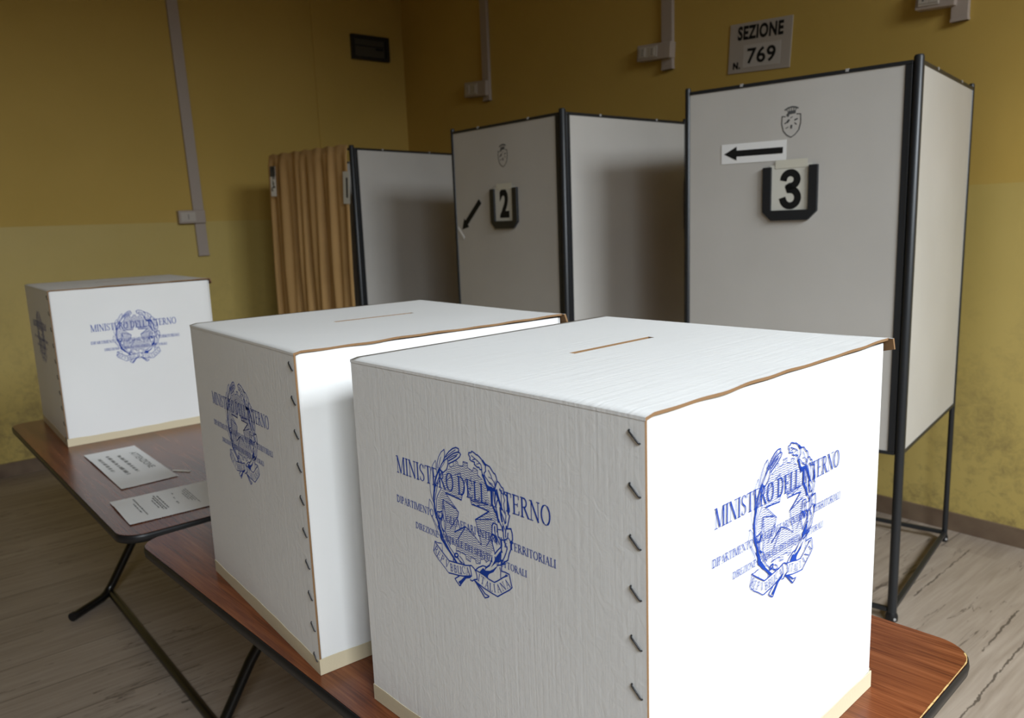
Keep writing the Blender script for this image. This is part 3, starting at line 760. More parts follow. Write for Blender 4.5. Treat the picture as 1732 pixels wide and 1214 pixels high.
# ---------------------------------------------------------------- ballot boxes
BW, BD, BH = 0.5114, 0.5365, 0.5213
CT = 0.0033                                                   # board thickness
def make_box():
    root = empty('ballot_box', (0, 0, 0))
    w, d, h = BW / 2, BD / 2, BH
    # the printed side sheet that laps over the front sheet: its cut edge shows as a brown line
    N = 26
    m = MB()
    rows = 16
    def sheet(y0, y1):
        pass
    m.box(-w, w, -d, -d + CT, 0.001, h - 0.0060, 0, {'+x': 1, '-z': 1, '+y': 1})
    bevel(m.build('side_sheet', [M['card_side'], M['kraft'], M['kraft_dark']], root), 0.0008, 1)
    m = MB(); m.box(-w, w - 0.0048, d - CT, d, 0.001, h - 0.006, 0, {'-y': 1})
    bevel(m.build('side_sheet', [M['card_side'], M['kraft'], M['kraft_dark']], root), 0.0008, 1)
    # front and rear sheets with a softly rounded fold behind the lap
    m = MB()
    xr = w - 0.0022
    prof = [(xr - 0.006, -d + CT), (xr - 0.0028, -d + CT + 0.0008), (xr - 0.0009, -d + CT + 0.003), (xr, -d + CT + 0.0065), (xr + 0.0006, -d + 0.06), (xr + 0.0008, 0.0), (xr + 0.0004, d - 0.03), (xr - 0.0008, d - CT - 0.004), (xr - 0.004, d - CT)]
    inn = [(xr - 0.012, d - CT), (xr - 0.012, -d + CT)]
    poly = prof + inn
    m.prism(poly, 0.001, h - CT - 0.0025, 0, None, True)
    mm = m.build('front_sheet', [M['card_front'], M['kraft']], root)
    m = MB(); m.box(-w, -w + CT, -d + CT, d - CT, 0.001, h - CT - 0.001)
    m.build('rear_sheet', M['card_side'], root)
    m = MB(); m.box(-w + CT, xr - 0.012, -d + CT, d - CT, 0.0, 0.004)
    m.build('base_sheet', M['card_front'], root)
    # lid: one sheet folded from the side sheet, cut edge towards the front, slot in the middle
    NX, NY = 40, 44
    xe = w + 0.001
    sx0, sx1, sy0, sy1 = -0.0310, -0.0200, -0.064, 0.111     # slot opening
    xs = sorted(set([round(-w + 2 * w * i / NX, 5) for i in range(NX)] + [sx0, sx1, xe]))
    ysl = sorted(set([round(-d + 2 * d * i / NY, 5) for i in range(NY + 1)] + [sy0, sy1]))
    rnd = random.Random(3)
    ph = [rnd.uniform(0, 6.28) for _ in range(6)]
    def top(x, y):
        e = max(0.0, (x - (w - 0.10)) / 0.10)                 # lifts and ripples only near the free edge
        k = (y + d) / (2 * d)
        z = h - 0.0006 + e * e * (0.0011 * sin(9 * y + ph[0]) + 0.0005 * sin(31 * y + ph[1]) + 0.0004 * sin(77 * y + ph[2]) + 0.0050 * max(0, k - 0.72) * 3.0 - 0.0006)
        f = max(0.0, 1 - (y + d) / 0.006)                     # soft fold along the side sheet
        z -= f * f * 0.0025
        return z
    def ex(x, y):
        if x < xe - 1e-6: return x
        return x + 0.0009 * sin(23 * y + ph[3]) + 0.0008 * sin(61 * y + ph[4])
    ix = {x: i for i, x in enumerate(xs)}; iy = {y: i for i, y in enumerate(ysl)}
    yo = lambda y: y - 0.0005 if y <= -d + 1e-4 else y
    vt = [(ex(x, y), yo(y), top(x, y)) for x in xs for y in ysl]
    vb = [(ex(x, y), yo(y), top(x, y) - 0.0036) for x in xs for y in ysl]
    ny_ = len(ysl); nt = len(vt)
    F, MI, SM, VX = [], [], [], []
    def cell_open(i, j):
        return sx0 - 1e-6 <= xs[i] < sx1 - 1e-6 and sy0 - 1e-6 <= ysl[j] < sy1 - 1e-6
    nxx = len(xs)
    for i in range(nxx - 1):
        for j in range(ny_ - 1):
            if cell_open(i, j): continue
            a, b, c, e = i * ny_ + j, (i + 1) * ny_ + j, (i + 1) * ny_ + j + 1, i * ny_ + j + 1
            F.append((a, b, c, e)); MI.append(0); SM.append(True)
            F.append((nt + a, nt + e, nt + c, nt + b)); MI.append(2); SM.append(True)
            for (p, q, ii, jj) in ((a, b, i, j - 1), (b, c, i + 1, j), (c, e, i, j + 1), (e, a, i - 1, j)):
                outside = not (0 <= ii < nxx - 1 and 0 <= jj < ny_ - 1)
                if outside or cell_open(ii, jj):
                    fold = outside and (jj < 0 or ii < 0)
                    if fold: F.append((p, nt + p, nt + q, q))
                    else:                                     # cut edges keep their own vertices
                        k0 = 2 * nt + len(VX); VX += [vt[p], vb[p], vb[q], vt[q]]
                        F.append((k0, k0 + 1, k0 + 2, k0 + 3))
                    MI.append(0 if fold else 1); SM.append(False)
    m = MB(); m.v = vt + vb + VX; m.f = [list(f) for f in F]; m.mi = MI; m.sm = SM
    lid = m.build('lid', [M['card_lid'], M['kraft'], M['kraft_dark']], root)
    # curled paper lip inside the slot
    m = MB()
    for k in range(20):
        y0 = sy0 + 0.004 + k * (sy1 - sy0 - 0.012) / 20; y1 = y0 + (sy1 - sy0 - 0.012) / 20
        z0 = h - 0.010 - 0.003 * sin(k * 0.5); zt = h - 0.0035
        m.add([(sx0 + .0003, y0, zt), (sx0 + .0003, y1, zt), (sx0 + 0.0045, y1, z0), (sx0 + 0.0045, y0, z0)], [(0, 1, 2, 3)], 0)
        m.add([(sx0 - .0005, y0, zt - .0015), (sx0 - .0005, y1, zt - .0015), (sx0 + 0.003, y1, z0 - .002), (sx0 + 0.003, y0, z0 - .002)], [(3, 2, 1, 0)], 0)
    m.build('slot_lip', M['kraft_dark'], lid)
    # flap of the lid turned down over the far side, standing off at the front corner
    m = MB()
    n = 24
    vs = []
    for i in range(n + 1):
        x = -w + (2 * w + 0.0075) * i / n
        k = max(0.0, (i / n - 0.75) / 0.25)
        off = 0.0015 + 0.004 * k * k
        dz = 0.020 if i < n else 0.015
        vs += [(x, d - 0.001, h - 0.001 + 0.002 * k), (x, d + 0.0035, h - 0.0012 + 0.002 * k), (x, d + off + 0.0036, h - dz), (x, d + off, h - dz)]
    fs, mi = [], []
    for i in range(n):
        a = 4 * i
        for k2 in range(4):
            p, q = a + k2, a + (k2 + 1) % 4
            fs.append((p, q, q + 4, p + 4)); mi.append({0: 0, 1: 0, 2: 1, 3: 2}[k2])
    m = MB(); m.v = vs; m.f = [list(f) for f in fs] + [[0, 3, 2, 1], [4 * n, 4 * n + 1, 4 * n + 2, 4 * n + 3]]; m.mi = mi + [1, 1]; m.sm = [False] * len(m.f)
    m.build('lid_flap', [M['card_side'], M['kraft'], M['kraft_dark']], lid)
    # masking tape round the foot
    m = MB(); th = 0.0007; hh = 0.0255
    outl = [(-w, -d), (w, -d), (w, d), (-w, d)]
    def band(p, q, nx_, ny2):
        nseg = 30
        for k in range(nseg):
            t0, t1 = k / nseg, (k + 1) / nseg
            def P(t, z, o): return (p[0] + (q[0] - p[0]) * t + nx_ * o, p[1] + (q[1] - p[1]) * t + ny2 * o, z)
            za = hh + 0.0012 * sin(7 * t0 + p[0] * 9) + 0.0006 * sin(31 * t0); zb = hh + 0.0012 * sin(7 * t1 + p[0] * 9) + 0.0006 * sin(31 * t1)
            m.add([P(t0, 0.0, th), P(t1, 0.0, th), P(t1, zb, th), P(t0, za, th), P(t0, za, -th), P(t1, zb, -th)], [(0, 1, 2, 3), (3, 2, 5, 4)], 0, False)
    e = th
    band((-w - e, -d), (w + e, -d), 0, -1); band((w + .0003, -d - e), (w - .0010, d - .003), 1, 0); band((w - .004, d), (-w - e, d), 0, 1); band((-w, d + e), (-w, -d - e), -1, 0)
    m.build('foot_tape', M['tape'], root)
    # wire staples along the lap
    for k in range(10):
        z = 0.4965 - 0.0523 * k
        m = MB()
        x0, x1 = w - 0.0190, w - 0.0068
        y = -d
        m.tube([(x0, y + 0.003, z + 0.0062), (x0, y - 0.0008, z + 0.0058), (x0 + 0.0008, y - 0.0016, z + 0.0046), (x1 - 0.0008, y - 0.0016, z - 0.0046), (x1, y - 0.0008, z - 0.0056), (x1 + 0.0006, y + 0.003, z - 0.0056)], 0.00100, 8)
        m.build('staple', M['staple'], root)
    make_print('printed_emblem', root, lambda a, b: (-w + a, -d - 0.0004, b))
    make_print('printed_emblem', root, lambda a, b: (w - 0.0007 + 0.0006, -d + 0.0175 + a, b - 0.004))
    return root

def place_box(root, near, deg, dims, z):
    a = R(deg)
    s = (dims[0] / BW, dims[1] / BD, dims[2] / BH)
    root.scale = s
    # centre of the base from the near vertical edge (local +w/2, -d/2)
    cx = near[0] + (-dims[0] / 2) * cos(a) - (dims[1] / 2) * sin(a)
    cy = near[1] + (-dims[0] / 2) * sin(a) + (dims[1] / 2) * cos(a)
    root.location = (cx, cy, z)
    root.rotation_euler = (0, 0, a)
TZ = 0.70
GB = 'white cardboard ballot boxes'
box0 = make_box()
place_box(box0, (-0.4645, 0.5390), 2.995, (0.5114, 0.5365, 0.5213), TZ + 0.0006)
tag(box0, 'nearest white cardboard ballot box with blue emblem on its two visible sides', 'ballot box', GB)
b = copy_tree(box0); place_box(b, (-1.0898, 0.4804), -1.796, (0.5148, 0.5299, 0.5232), TZ + 0.0006)
tag(b, 'white ballot box half hidden behind the nearest ballot box on the front table', 'ballot box', GB)
b = copy_tree(box0); place_box(b, (-2.9611, 0.4756), -1.409, (0.5191, 0.5226, 0.5332), TZ + 0.0006)
tag(b, 'white ballot box standing alone at the far end of the back table', 'ballot box', GB)

# ---------------------------------------------------------------- folding tables
TL, TW, TT = 1.535, 0.787, 0.021
def make_table(legs):
    root = empty('folding_table', (0, 0, 0))
    m = MB(); m.prism(rounded_rect(TL - 0.004, TW - 0.004, 0.058), TZ - TT + 0.0015, TZ)
    m.build('tabletop', M['laminate'], root)
    m = MB()
    out = rounded_rect(TL, TW, 0.060); inn = rounded_rect(TL - 0.004, TW - 0.004, 0.058)
    n = len(out)
    vs = []
    for (ox, oy), (ix_, iy_) in zip(out, inn):
        dx, dy = (ox - ix_), (oy - iy_)
        l = math.hypot(dx, dy) or 1
        ux, uy = dx / l, dy / l
        vs += [(ix_, iy_, TZ - 0.0008), (ox, oy, TZ - 0.0016), (ox + ux * .0015, oy + uy * .0015, TZ - TT * .5), (ox, oy, TZ - TT), (ix_, iy_, TZ - TT)]
    fs = []
    for i in range(n):
        j = (i + 1) % n
        for k in range(5):
            fs.append((5 * i + k, 5 * i + (k + 1) % 5, 5 * j + (k + 1) % 5, 5 * j + k))
    m.add(vs, fs, 0, True)
    m.build('edging', M['black_edge'], root)
    # crossed tube legs: each tube runs down to the floor and turns out into a foot
    r = 0.0155
    ends = []
    for ex_ in legs:
        for sgn in (1, -1):
            x = ex_ + sgn * 0.013
            def Y(v): return sgn * v
            inw = 1 if ex_ < 0 else -1
            path = [(x, Y(0.292), TZ - TT - 0.004), (x, Y(-0.073), 0.196), (x, Y(-0.135), 0.095), (x, Y(-0.160), 0.054), (x, Y(-0.174), 0.034),
                    (x + inw * .012, Y(-0.192), 0.020), (x + inw * .028, Y(-0.214), r), (x + inw * .112, Y(-0.330), r)]
            m = MB(); m.tube(path, r, 16)
            leg = m.build('leg', M['black_tube'], root)
            m = MB(); m.tube([(x + inw * .106, Y(-0.3217), r + .0012), (x + inw * .114, Y(-0.3328), r + .0012)], r + 0.0012, 16)
            m.build('foot_cap', M['black_edge'], leg)
    for sgn in (1, -1):
        m = MB(); m.tube([(legs[0] + sgn * 0.013, -sgn * 0.173, 0.021), (legs[1] + sgn * 0.013, -sgn * 0.173, 0.021)], 0.0135, 14)
        m.build('floor_bar', M['black_tube'], root)
        m = MB(); m.box(legs[0] - 0.025, legs[1] + 0.025, sgn * 0.292 - 0.015, sgn * 0.292 + 0.015, TZ - TT - 0.006, TZ - TT + .0005)
        m.build('mounting_rail', M['black_tube'], root)
    return root
tab = make_table((-0.43, 0.55))
tab.scale = (0.9912, 1, 1); tab.location = (-1.1593, 0.853, 0); tab.rotation_euler = (0, 0, R(3.43))
tag(tab, 'brown walnut folding table carrying the two nearer ballot boxes', 'table', 'folding tables with walnut tops')
t2 = make_table((-0.545, 0.615))
t2.location = (-2.728, 0.778, 0.0); t2.rotation_euler = (0, 0, R(0.58)); t2.scale = (1.5715 / TL, 1, 1)
tag(t2, 'brown walnut folding table with two papers and the far ballot box', 'table', 'folding tables with walnut tops')
# bare worn edge at the near end of the front table only
m = MB()
rr = rounded_rect(TL - 0.0045, TW - 0.0045, 0.058)
nb_ = len(rr)
wear = [rr[k % nb_] for k in range(2, 12)]
wear = [p for p in rr if p[0] > TL / 2 - 0.035 and p[1] > -0.2]
wear.sort(key=lambda p: p[1])
wear = [(TL / 2 - 0.00225, -0.2 + k * 0.02) for k in range(24)]
wear = [p for p in wear if p[1] < TW / 2 - 0.062] + [p for p in rr if p[0] > TL / 2 - 0.0145 and p[1] > TW / 2 - 0.062]
wear.sort(key=lambda p: p[1])
rn = random.Random(5)
for k in range(len(wear) - 1):
    a_, b_ = wear[k], wear[k + 1]
    m.stroke([a_, b_], 0.0010 + 0.0016 * rn.random(), lambda x, y: (x - 0.0006, y, TZ + 0.0004))
m.build('worn_edge', M['core'], tab)

# ---------------------------------------------------------------- papers on the back table
def paper(name, c, label, group=None):
    """c: four corners far-left-first (x,y), slightly lifted and curled sheet"""
    m = MB(); n = 12
    z = TZ + 0.0022
    P = [Vector(p) for p in c]
    def at(u, v): return P[0] * (1 - u) * (1 - v) + P[1] * (1 - u) * v + P[2] * u * v + P[3] * u * (1 - v)
    vs = []
    for i in range(n + 1):
        for j in range(n + 1):
            u, v = i / n, j / n
            q = at(u, v); lift = 0.0030 * max(0, 0.25 - v) * 4 * (0.6 + 0.4 * sin(5 * u)) * (1 if u > .2 else .5)
            vs.append((q.x, q.y, z + lift))
    nn = len(vs)
    vb = [(x, y, zz - 0.0003) for x, y, zz in vs]
    fs = []
    for i in range(n):
        for j in range(n):
            a = i * (n + 1) + j
            fs.append((a, a + n + 1, a + n + 2, a + 1)); fs.append((nn + a, nn + a + 1, nn + a + n + 2, nn + a + n + 1))
    ring = [i * (n + 1) for i in range(n + 1)] + [n * (n + 1) + j for j in range(1, n + 1)] + [i * (n + 1) + n for i in range(n - 1, -1, -1)] + [j for j in range(n - 1, 0, -1)]
    for k in range(len(ring)):
        p, q = ring[k], ring[(k + 1) % len(ring)]
        fs.append((p, nn + p, nn + q, q))
    m.add(vs + vb, fs, 0)
    o = m.build(name, M['paper'])
    tag(o, label, 'paper', group)
    def fn(a, b):                                             # a along u (0..1), b along v (0..1)
        q = at(a, b); lift = 0.0030 * max(0, 0.25 - b) * 4 * (0.6 + 0.4 * sin(5 * a)) * (1 if a > .2 else .5)
        return (q.x, q.y, z + lift + 0.0006)
    return o, fn
def word_rows(mb, fn, rows, rn):
    """rows of small unreadable words: (a0, a1, b, height)"""
    for a0, a1, b, h in rows:
        a = a0
        while a < a1:
            e = min(a1, a + rn.uniform(0.03, 0.09))
            k = a
            while k < e - 0.004:
                k2 = min(e, k + rn.uniform(0.006, 0.013))
                hh = h * rn.uniform(0.6, 1.0)
                mb.add([fn(k, b), fn(k2 - .002, b), fn(k2 - .002, b + hh), fn(k, b + hh)], [(0, 1, 2, 3)])
                k = k2
            a = e + 0.018
o, fn = paper('printed_notice', [(-2.797, 0.489), (-2.801, 0.644), (-2.341, 0.646), (-2.332, 0.489)], 'white paper notice in front of the far ballot box with large heading')
m = MB()
def hfn(a, b): return fn(a / 0.46, b / 0.156)
m.text('ATTENZIONE', 0.085, 0.1165, 0.020, hfn, 0, width=0.225, bold=0.012)
grey_print = new_mat('faded_grey_print', (0.30, 0.30, 0.29), 0.7, spec=0.1)
m.build('heading', grey_print, o)
m = MB()
rn = random.Random(11)
word_rows(m, fn, [(0.20, 0.70, 0.50, 0.075), (0.16, 0.72, 0.31, 0.075), (0.20, 0.60, 0.13, 0.075)], rn)
m.build('body_text', grey_print, o)
o, fn = paper('printed_form', [(-2.236, 0.436), (-2.232, 0.716), (-2.012, 0.706), (-2.019, 0.432)], 'white printed form at the table corner beside the middle ballot box')
rn = random.Random(4)
for rows in ([(0.10, 0.80, 0.185, 0.014), (0.30, 0.70, 0.155, 0.013)],
             [(0.18, 0.72, 0.385, 0.016), (0.14, 0.78, 0.360, 0.013), (0.22, 0.74, 0.338, 0.016), (0.30, 0.66, 0.315, 0.012)],
             [(0.20, 0.26, 0.52, 0.013)], [(0.38, 0.46, 0.50, 0.013)], [(0.56, 0.66, 0.49, 0.016)],
             [(0.14, 0.80, 0.66, 0.010), (0.16, 0.70, 0.64, 0.010), (0.20, 0.66, 0.62, 0.010), (0.30, 0.60, 0.60, 0.010)]):
    m = MB(); word_rows(m, fn, rows, rn); m.build('text_block', M['print_grey'], o)
# loose strip of clear tape on the table beside the notice
m = MB(); m.add([(-2.415, 0.655, TZ + .0018), (-2.405, 0.648, TZ + .0018), (-2.356, 0.682, TZ + .0018), (-2.366, 0.690, TZ + .0018)], [(0, 1, 2, 3)])
o = m.build('tape_strip', M['clear_tape']); s_ = o.modifiers.new('thickness', 'SOLIDIFY'); s_.thickness = 0.0003
tag(o, 'small strip of clear tape stuck on the table beside the notice', 'tape')

# ---------------------------------------------------------------- voting booths
PZ0, PZ1, RZ, BHT = 0.600, 1.826, 1.838, 1.8515
def u_holder(parent, cx, z0, z1, y, digit, wd):
    """U-shaped black channel with chamfered lower corners, holding a number card"""
    w = 0.094; t = 0.030; ch = 0.030; bt = 0.035
    m = MB()
    out = [(cx - w, z1), (cx - w, z0 + ch), (cx - w + ch, z0), (cx + w - ch, z0), (cx + w, z0 + ch), (cx + w, z1), (cx + w - t, z1), (cx + w - t, z0 + bt), (cx - w + t, z0 + bt), (cx - w + t, z1)]
    n = len(out); dp = 0.012
    o0 = [(a, y, b) for a, b in out] + [(a, y - dp, b) for a, b in out]
    fs = [(i, (i + 1) % n, n + (i + 1) % n, n + i) for i in range(n)]
    tr = tessellate_polygon([[Vector((a, b, 0)) for a, b in out]])
    fs += [tuple(n + i for i in t3) for t3 in tr]
    m.add(o0, fs, 0)
    h = m.build('number_holder', M['profile'], parent); bevel(h, 0.002)
    m = MB()
    m.box(cx - w + t - .008, cx + w - t + .008, y - 0.0035, y - 0.002, z0 + bt - .006, z1 + 0.006)
    f = lambda a, b: (a, y - 0.0041, b)
    hgt = (z1 - z0) * 0.72
    if digit == '3':
        a = [(0.5 + 0.33 * cos(R(t_)), 0.745 + 0.17 * sin(R(t_))) for t_ in range(172, -95, -12)] + [(0.42, 0.555)]
        b = [(0.42, 0.555)] + [(0.5 + 0.37 * cos(R(t_)), 0.29 + 0.205 * sin(R(t_))) for t_ in range(96, -178, -12)]
        for st in (a, b): m.stroke([(cx + 0.001 + (px - 0.5) * wd * 1.06, z0 + bt + 0.014 + (pz - 0.085) * hgt * 1.02) for px, pz in st], 0.0235, f, 1)
    else:
        m.text(digit, cx + 0.001, z0 + bt + 0.014, hgt, f, 1, width=wd, bold=0.045, align='CENTER')
    c = m.build('number_card', [M['paper_warm'], M['print_black']], h)
    m = MB(); m.box(cx - 0.052, cx + 0.058, y - 0.0048, y - 0.0044, z1 - 0.006, z1 + 0.022)
    m.build('tape', M['clear_tape'], h)
    return h
def crest(parent, cx, z0, z1, y):
    f = lambda a, b: (cx + a, y - 0.0008, z0 + b)
    H = z1 - z0; m = MB(); k = H / 0.1
    S = lambda w, *p: m.stroke([(a * k, b * k) for a, b in p], w * k, f)
    S(.0032, (-.031, .070), (-.032, .045), (-.026, .022), (-.014, .008), (0, 0), (.014, .008), (.026, .022), (.032, .045), (.031, .072), (.018, .074))
    S(.0030, (-.031, .070), (-.020, .068))
    S(.0045, (-.022, .090), (-.010, .096), (.002, .098), (.014, .096), (.022, .092))
    for a in (-.016, -.008, 0, .008, .016): S(.0022, (a, .094), (a * .9, .086))
    S(.0075, (-.010, .081), (.012, .083)); S(.004, (-.012, .076), (.013, .078))
    S(.007, (-.014, .074), (-.010, .070)); S(.007, (-.013, .050), (-.008, .056)); S(.0035, (-.022, .046), (-.013, .050)); S(.0028, (-.018, .030), (-.010, .034))
    S(.006, (.000, .030), (.001, .038)); S(.0045, (.012, .055), (.020, .058)); S(.0028, (.012, .046), (.018, .040)); S(.0025, (-.003, .062), (.004, .066))
    return m.build('printed_crest', M['print_grey'], parent)
def booth(label, p, deg, W, D, front, digit):
    root = empty('voting_booth', (p[0], p[1], 0), R(deg))
    tag(root, label, 'voting booth', 'voting booths along the back wall')
    PM, PR = M['panel'], M['profile']
    posts = {'fl': (0, 0, 0.0105), 'fr': (W, 0, 0.0150), 'br': (W, D, 0.0105), 'bl': (0, D, 0.0105)}
    for k, (x, y, r) in posts.items():
        m = MB(); m.tube([(x, y, 0.022), (x, y, BHT - 0.006), (x, y, BHT)], [r, r, r * .8], 18)
        po = m.build('corner_post', PR, root)
        m = MB(); m.tube([(x, y, 0.0), (x, y, 0.004), (x, y, 0.020), (x, y, 0.032)], [r * 1.05, r * 1.35, r * 1.35, r * 1.02], 18)
        ft = m.build('foot', M['black_edge'], po)
        m = MB()
        a = R(-deg) + R(-40)
        m.tube([(x + (r * 1.3) * cos(a), y + (r * 1.3) * sin(a), 0.014), (x + (r * 1.55) * cos(a), y + (r * 1.55) * sin(a), 0.014)], 0.0045, 10)
        m.build('foot_bolt', M['screw'], ft)
    def side(ax, x0, y0, length, r0, r1, name, st0, st1, panel=True):
        """one side between two posts; ax 0 = along x, 1 = along y"""
        def bx(mb, s0, s1, t, z0, z1, mi=0):
            if ax == 0: mb.box(x0 + s0, x0 + s1, y0 - t, y0 + t, z0, z1, mi)
            else: mb.box(x0 - t, x0 + t, y0 + s0, y0 + s1, z0, z1, mi)
        m = MB(); bx(m, r0, length - r1, 0.0085, PZ1, RZ); bevel(m.build('top_rail', PR, root), 0.002)
        m = MB(); bx(m, r0, length - r1, 0.0085, 0.030, 0.046); bevel(m.build('floor_bar', PR, root), 0.003)
        for fr in (0.27, 0.73):
            s = length * fr
            m = MB(); bx(m, s - .005, s + .005, 0.0095, PZ1 + .004, RZ + .0015); m.build('rail_screw', M['screw'], root)
        if not panel: return None
        m = MB(); bx(m, r0, length - r1, 0.0085, PZ0 - 0.012, PZ0); bevel(m.build('bottom_rail', PR, root), 0.002)
        for st, s0, s1 in ((st0, r0, r0 + 0.021), (st1, length - r1 - 0.021, length - r1)):
            if st:
                m = MB(); bx(m, s0, s1, 0.0085, PZ0, PZ1); bevel(m.build('stile', PR, root), 0.002)
        m = MB(); bx(m, r0 + (0.0215 if st0 else 0.0), length - r1 - (0.0215 if st1 else 0.0), 0.005, PZ0, PZ1)
        return m.build(name, PM, root)
    if front == 'panel':
        fp = side(0, 0, 0, W, 0.0105, 0.0150, 'front_panel', False, True)
        cx = W - 0.385
        crest(fp, cx, 1.644, 1.745, -0.0050)
        u_holder(root, cx + .002, 1.367, 1.549, -0.0050, digit, 0.066)
        side(1, 0, 0, D, 0.0105, 0.0105, 'x', False, False, panel=False)
        cloth(root, 1, 0.0, 0.012, D - 0.012, 0.62, RZ - 0.006, 5)
    else:
        side(0, 0, 0, W, 0.0105, 0.0150, 'x', False, False, panel=False)
        cloth(root, 0, 0.0, -0.012, W - 0.024, 0.30, BHT + 0.006, 21)
        side(1, 0, 0, D, 0.0105, 0.0105, 'side_panel', False, False)
    side(1, W, 0, D, 0.0150, 0.0105, 'side_panel', True, False)
    side(0, 0, D, W, 0.0105, 0.0105, 'back_panel', False, False)
    return root
def cloth(root, ax, pos, s0, s1, z0, z1, seed):
    """gathered curtain hung over a rail"""
    rn = random.Random(seed)
    n, mz = 120, 26
    ph = [rn.uniform(0, 6.28) for _ in range(6)]
    m = MB(); vs = []
    for j in range(mz + 1):
        v = j / mz
        z = z1 + (z0 - z1) * v
        for i in range(n + 1):
            u = i / n
            s = s0 + (s1 - s0) * u + 0.006 * sin(19 * u + 3 * v + ph[4])
            am = 0.008 + 0.013 * min(1, v * 2.2)
            f = am * (0.62 * sin(31 * u + 1.1 * sin(2.5 * v + ph[0]) + ph[1]) + 0.38 * sin(71 * u + 1.6 * v + ph[2]) + 0.35 * sin(17 * u - 1.2 * v + ph[3]))
            zz = z + (0.004 * sin(44 * u + ph[5]) if j == 0 else 0)
            off = -0.014 - abs(am) * 0.6 + f
            if v < 0.06: off = -0.0125 - 0.010 * (v / 0.06) ** .5 + f * (v / 0.06)
            vs.append((s, pos + off, zz) if ax == 0 else (pos + 0.012 - off, s, zz))
    fs = []
    for j in range(mz):
        for i in range(n):
            a = j * (n + 1) + i
            fs.append((a, a + n + 1, a + n + 2, a + 1))
    m.add(vs, fs, 0, True)
    o = m.build('curtain', M['cloth'], root)
    sd = o.modifiers.new('thickness', 'SOLIDIFY'); sd.thickness = 0.0025; sd.offset = 0
    return o
b3 = booth('white voting booth 3 on the right with arrow sticker and crest', (-1.8765, 2.4282), 10.64, 0.769, 0.823, 'panel', '3')
b2 = booth('white voting booth 2 in the middle between the other two booths', (-3.2145, 2.3287), 0.83, 0.763, 0.823, 'panel', '2')
b1 = booth('voting booth 1 in the dark corner with a tan curtain across its front', (-4.8064, 2.0880), 10.5, 0.774, 0.823, 'curtain', '1')
# hinge plate on the back post of the middle booth
m = MB(); m.box(0.763 + 0.004, 0.763 + 0.034, 0.823 - 0.012, 0.823 + 0.004, 1.330, 1.560)
m.build('hinge_plate', M['black_edge'], b2)

# paper arrows stuck on the booths
def arrow_poly(L, sh, hh, hl):
    """tip at 0, pointing to -x"""
    return [(0, 0), (hl, hh / 2), (hl, sh / 2), (L, sh / 2), (L, -sh / 2), (hl, -sh / 2), (hl, -hh / 2)]
def arrow_sign(label, bo, W, tip, tail, y, sh, hh, hl, paper_rect, mats):
    """tip/tail in booth front coordinates (x, z)"""
    o = empty('arrow_sign', (0, 0, 0))
    a = math.atan2(tail[1] - tip[1], tail[0] - tip[0]); L = math.hypot(tail[0] - tip[0], tail[1] - tip[1])
    mw = Matrix.Translation(bo.location) @ Matrix.Rotation(bo.rotation_euler.z, 4, 'Z')
    o.matrix_world = mw @ Matrix.Translation((tip[0], y, tip[1]))
    o.rotation_euler = (0, 0, bo.rotation_euler.z)
    f = lambda yy: (lambda p, q: (p * cos(a) - q * sin(a), yy, p * sin(a) + q * cos(a)))
    x0, x1, q0, q1 = paper_rect
    m = MB()
    vs = [f(yy)(p, q) for yy in (0.0, -0.0006) for p, q in ((x0, q0), (x1, q0), (x1, q1), (x0, q1))]
    m.add(vs, [(0, 1, 2, 3), (7, 6, 5, 4), (0, 4, 5, 1), (1, 5, 6, 2), (2, 6, 7, 3), (3, 7, 4, 0)], 0)
    m.build('paper_strip', mats[0], o)
    m = MB(); m.fill(arrow_poly(L, sh, hh, hl), f(-0.0012)); m.build('printed_arrow', M['print_black'], o)
    tag(o, label, 'sign', 'black arrow stickers')
    return o, f
W3 = 0.769
arrow_sign('white paper strip with black arrow pointing left on booth 3', b3, W3, (W3 - 0.624, 1.606), (W3 - 0.411, 1.604), -0.0058, 0.021, 0.048, 0.047, (-0.010, 0.224, -0.034, 0.034), [M['paper']])
W2 = 0.763
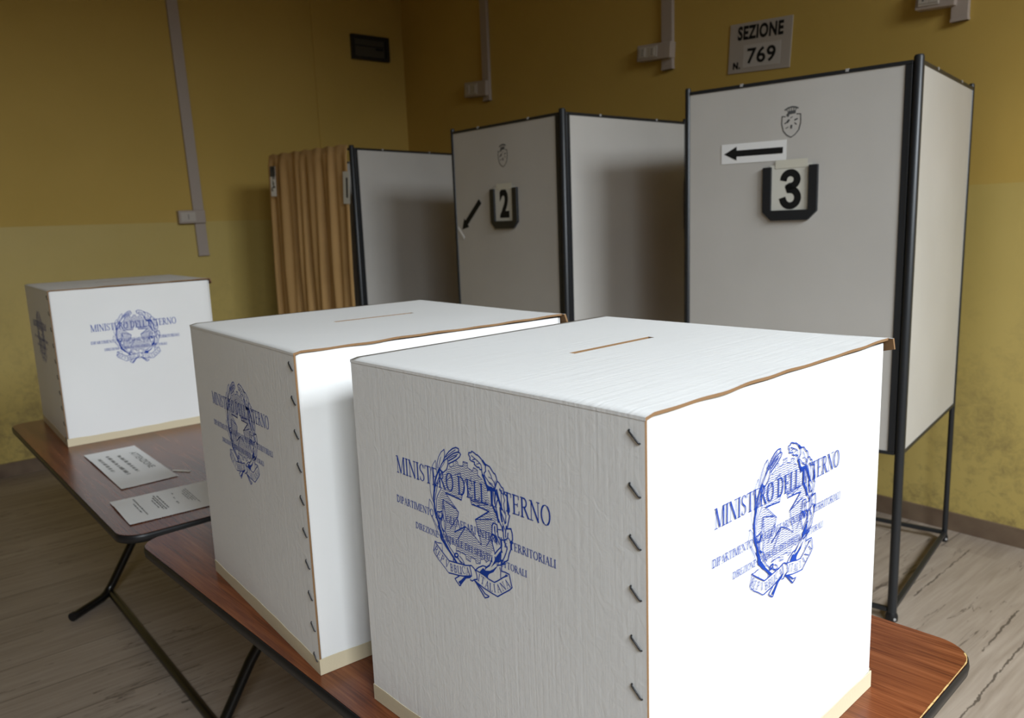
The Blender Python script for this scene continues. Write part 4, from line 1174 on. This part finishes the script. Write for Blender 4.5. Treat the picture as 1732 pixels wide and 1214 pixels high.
o, f = arrow_sign('black arrow pointing down left on booth 2', b2, W2, (W2 - 0.712, 1.368), (W2 - 0.562, 1.499), -0.0058, 0.028, 0.056, 0.050, (-0.012, 0.202, -0.024, 0.024), [M['panel']])
m = MB(); vs = [f(yy)(p, q) for yy in (-0.0002, -0.0016) for p, q in ((-0.024, -0.040), (-0.012, -0.040), (-0.012, 0.030), (-0.024, 0.030))]
m.add(vs, [(0, 1, 2, 3), (7, 6, 5, 4), (0, 4, 5, 1), (1, 5, 6, 2), (2, 6, 7, 3), (3, 7, 4, 0)]); m.build('tape', M['paper'], o)  # curled end of the paper, not tape; caught light put in as whiter colour

# cards pinned on the curtain of booth 1
def pinned(name, label, x0, x1, z0, z1, y, extra, mats, yaw=0.0, skew=0.0):
    mw = Matrix.Translation(b1.location) @ Matrix.Rotation(b1.rotation_euler.z, 4, 'Z')
    o = empty(name, (0, 0, 0))
    o.location = mw @ Vector(((x0 + x1) / 2, y, (z0 + z1) / 2))
    o.rotation_euler = (0, R(skew), b1.rotation_euler.z + yaw)
    w, h = (x1 - x0) / 2, (z1 - z0) / 2
    m = MB(); m.box(-w, w, -0.0006, 0.0006, -h, h); m.build('card', mats[0], o)
    m = MB(); extra(m, lambda a, b: (a, -0.0011, b), w, h); m.build('print', mats[1], o)
    tag(o, label, 'sign')
    return o
pinned('number_card', 'pale number card pinned beside the curtain edge of booth 1', 0.722, 0.778, 1.530, 1.708, -0.036,
       lambda m, f, w, h: m.text('1', 0.006, -h * .62, h * 1.25, f, 0, width=w * .5, bold=0.03, align='CENTER'), [M['paper_warm'], M['print_black']], 0.0, 4.0)
def blot(m, f, w, h):
    rn = random.Random(2)
    for k in range(26):
        a, b = rn.uniform(-w * .8, w * .5), rn.uniform(-h * .7, h * .85)
        m.add([f(a, b), f(a + w * .35, b), f(a + w * .3, b + h * .12), f(a + w * .05, b + h * .15)], [(0, 1, 2, 3)])
    m.add([f(-w, h * .3), f(w, h * .3), f(w, h), f(-w, h)], [(0, 1, 2, 3)])
pinned('paper_notice', 'dark printed notice pinned at the far left edge of the booth curtain', 0.042, 0.096, 1.605, 1.785, -0.050, blot, [M['paper'], M['print_grey']], 0.0, 3.0)
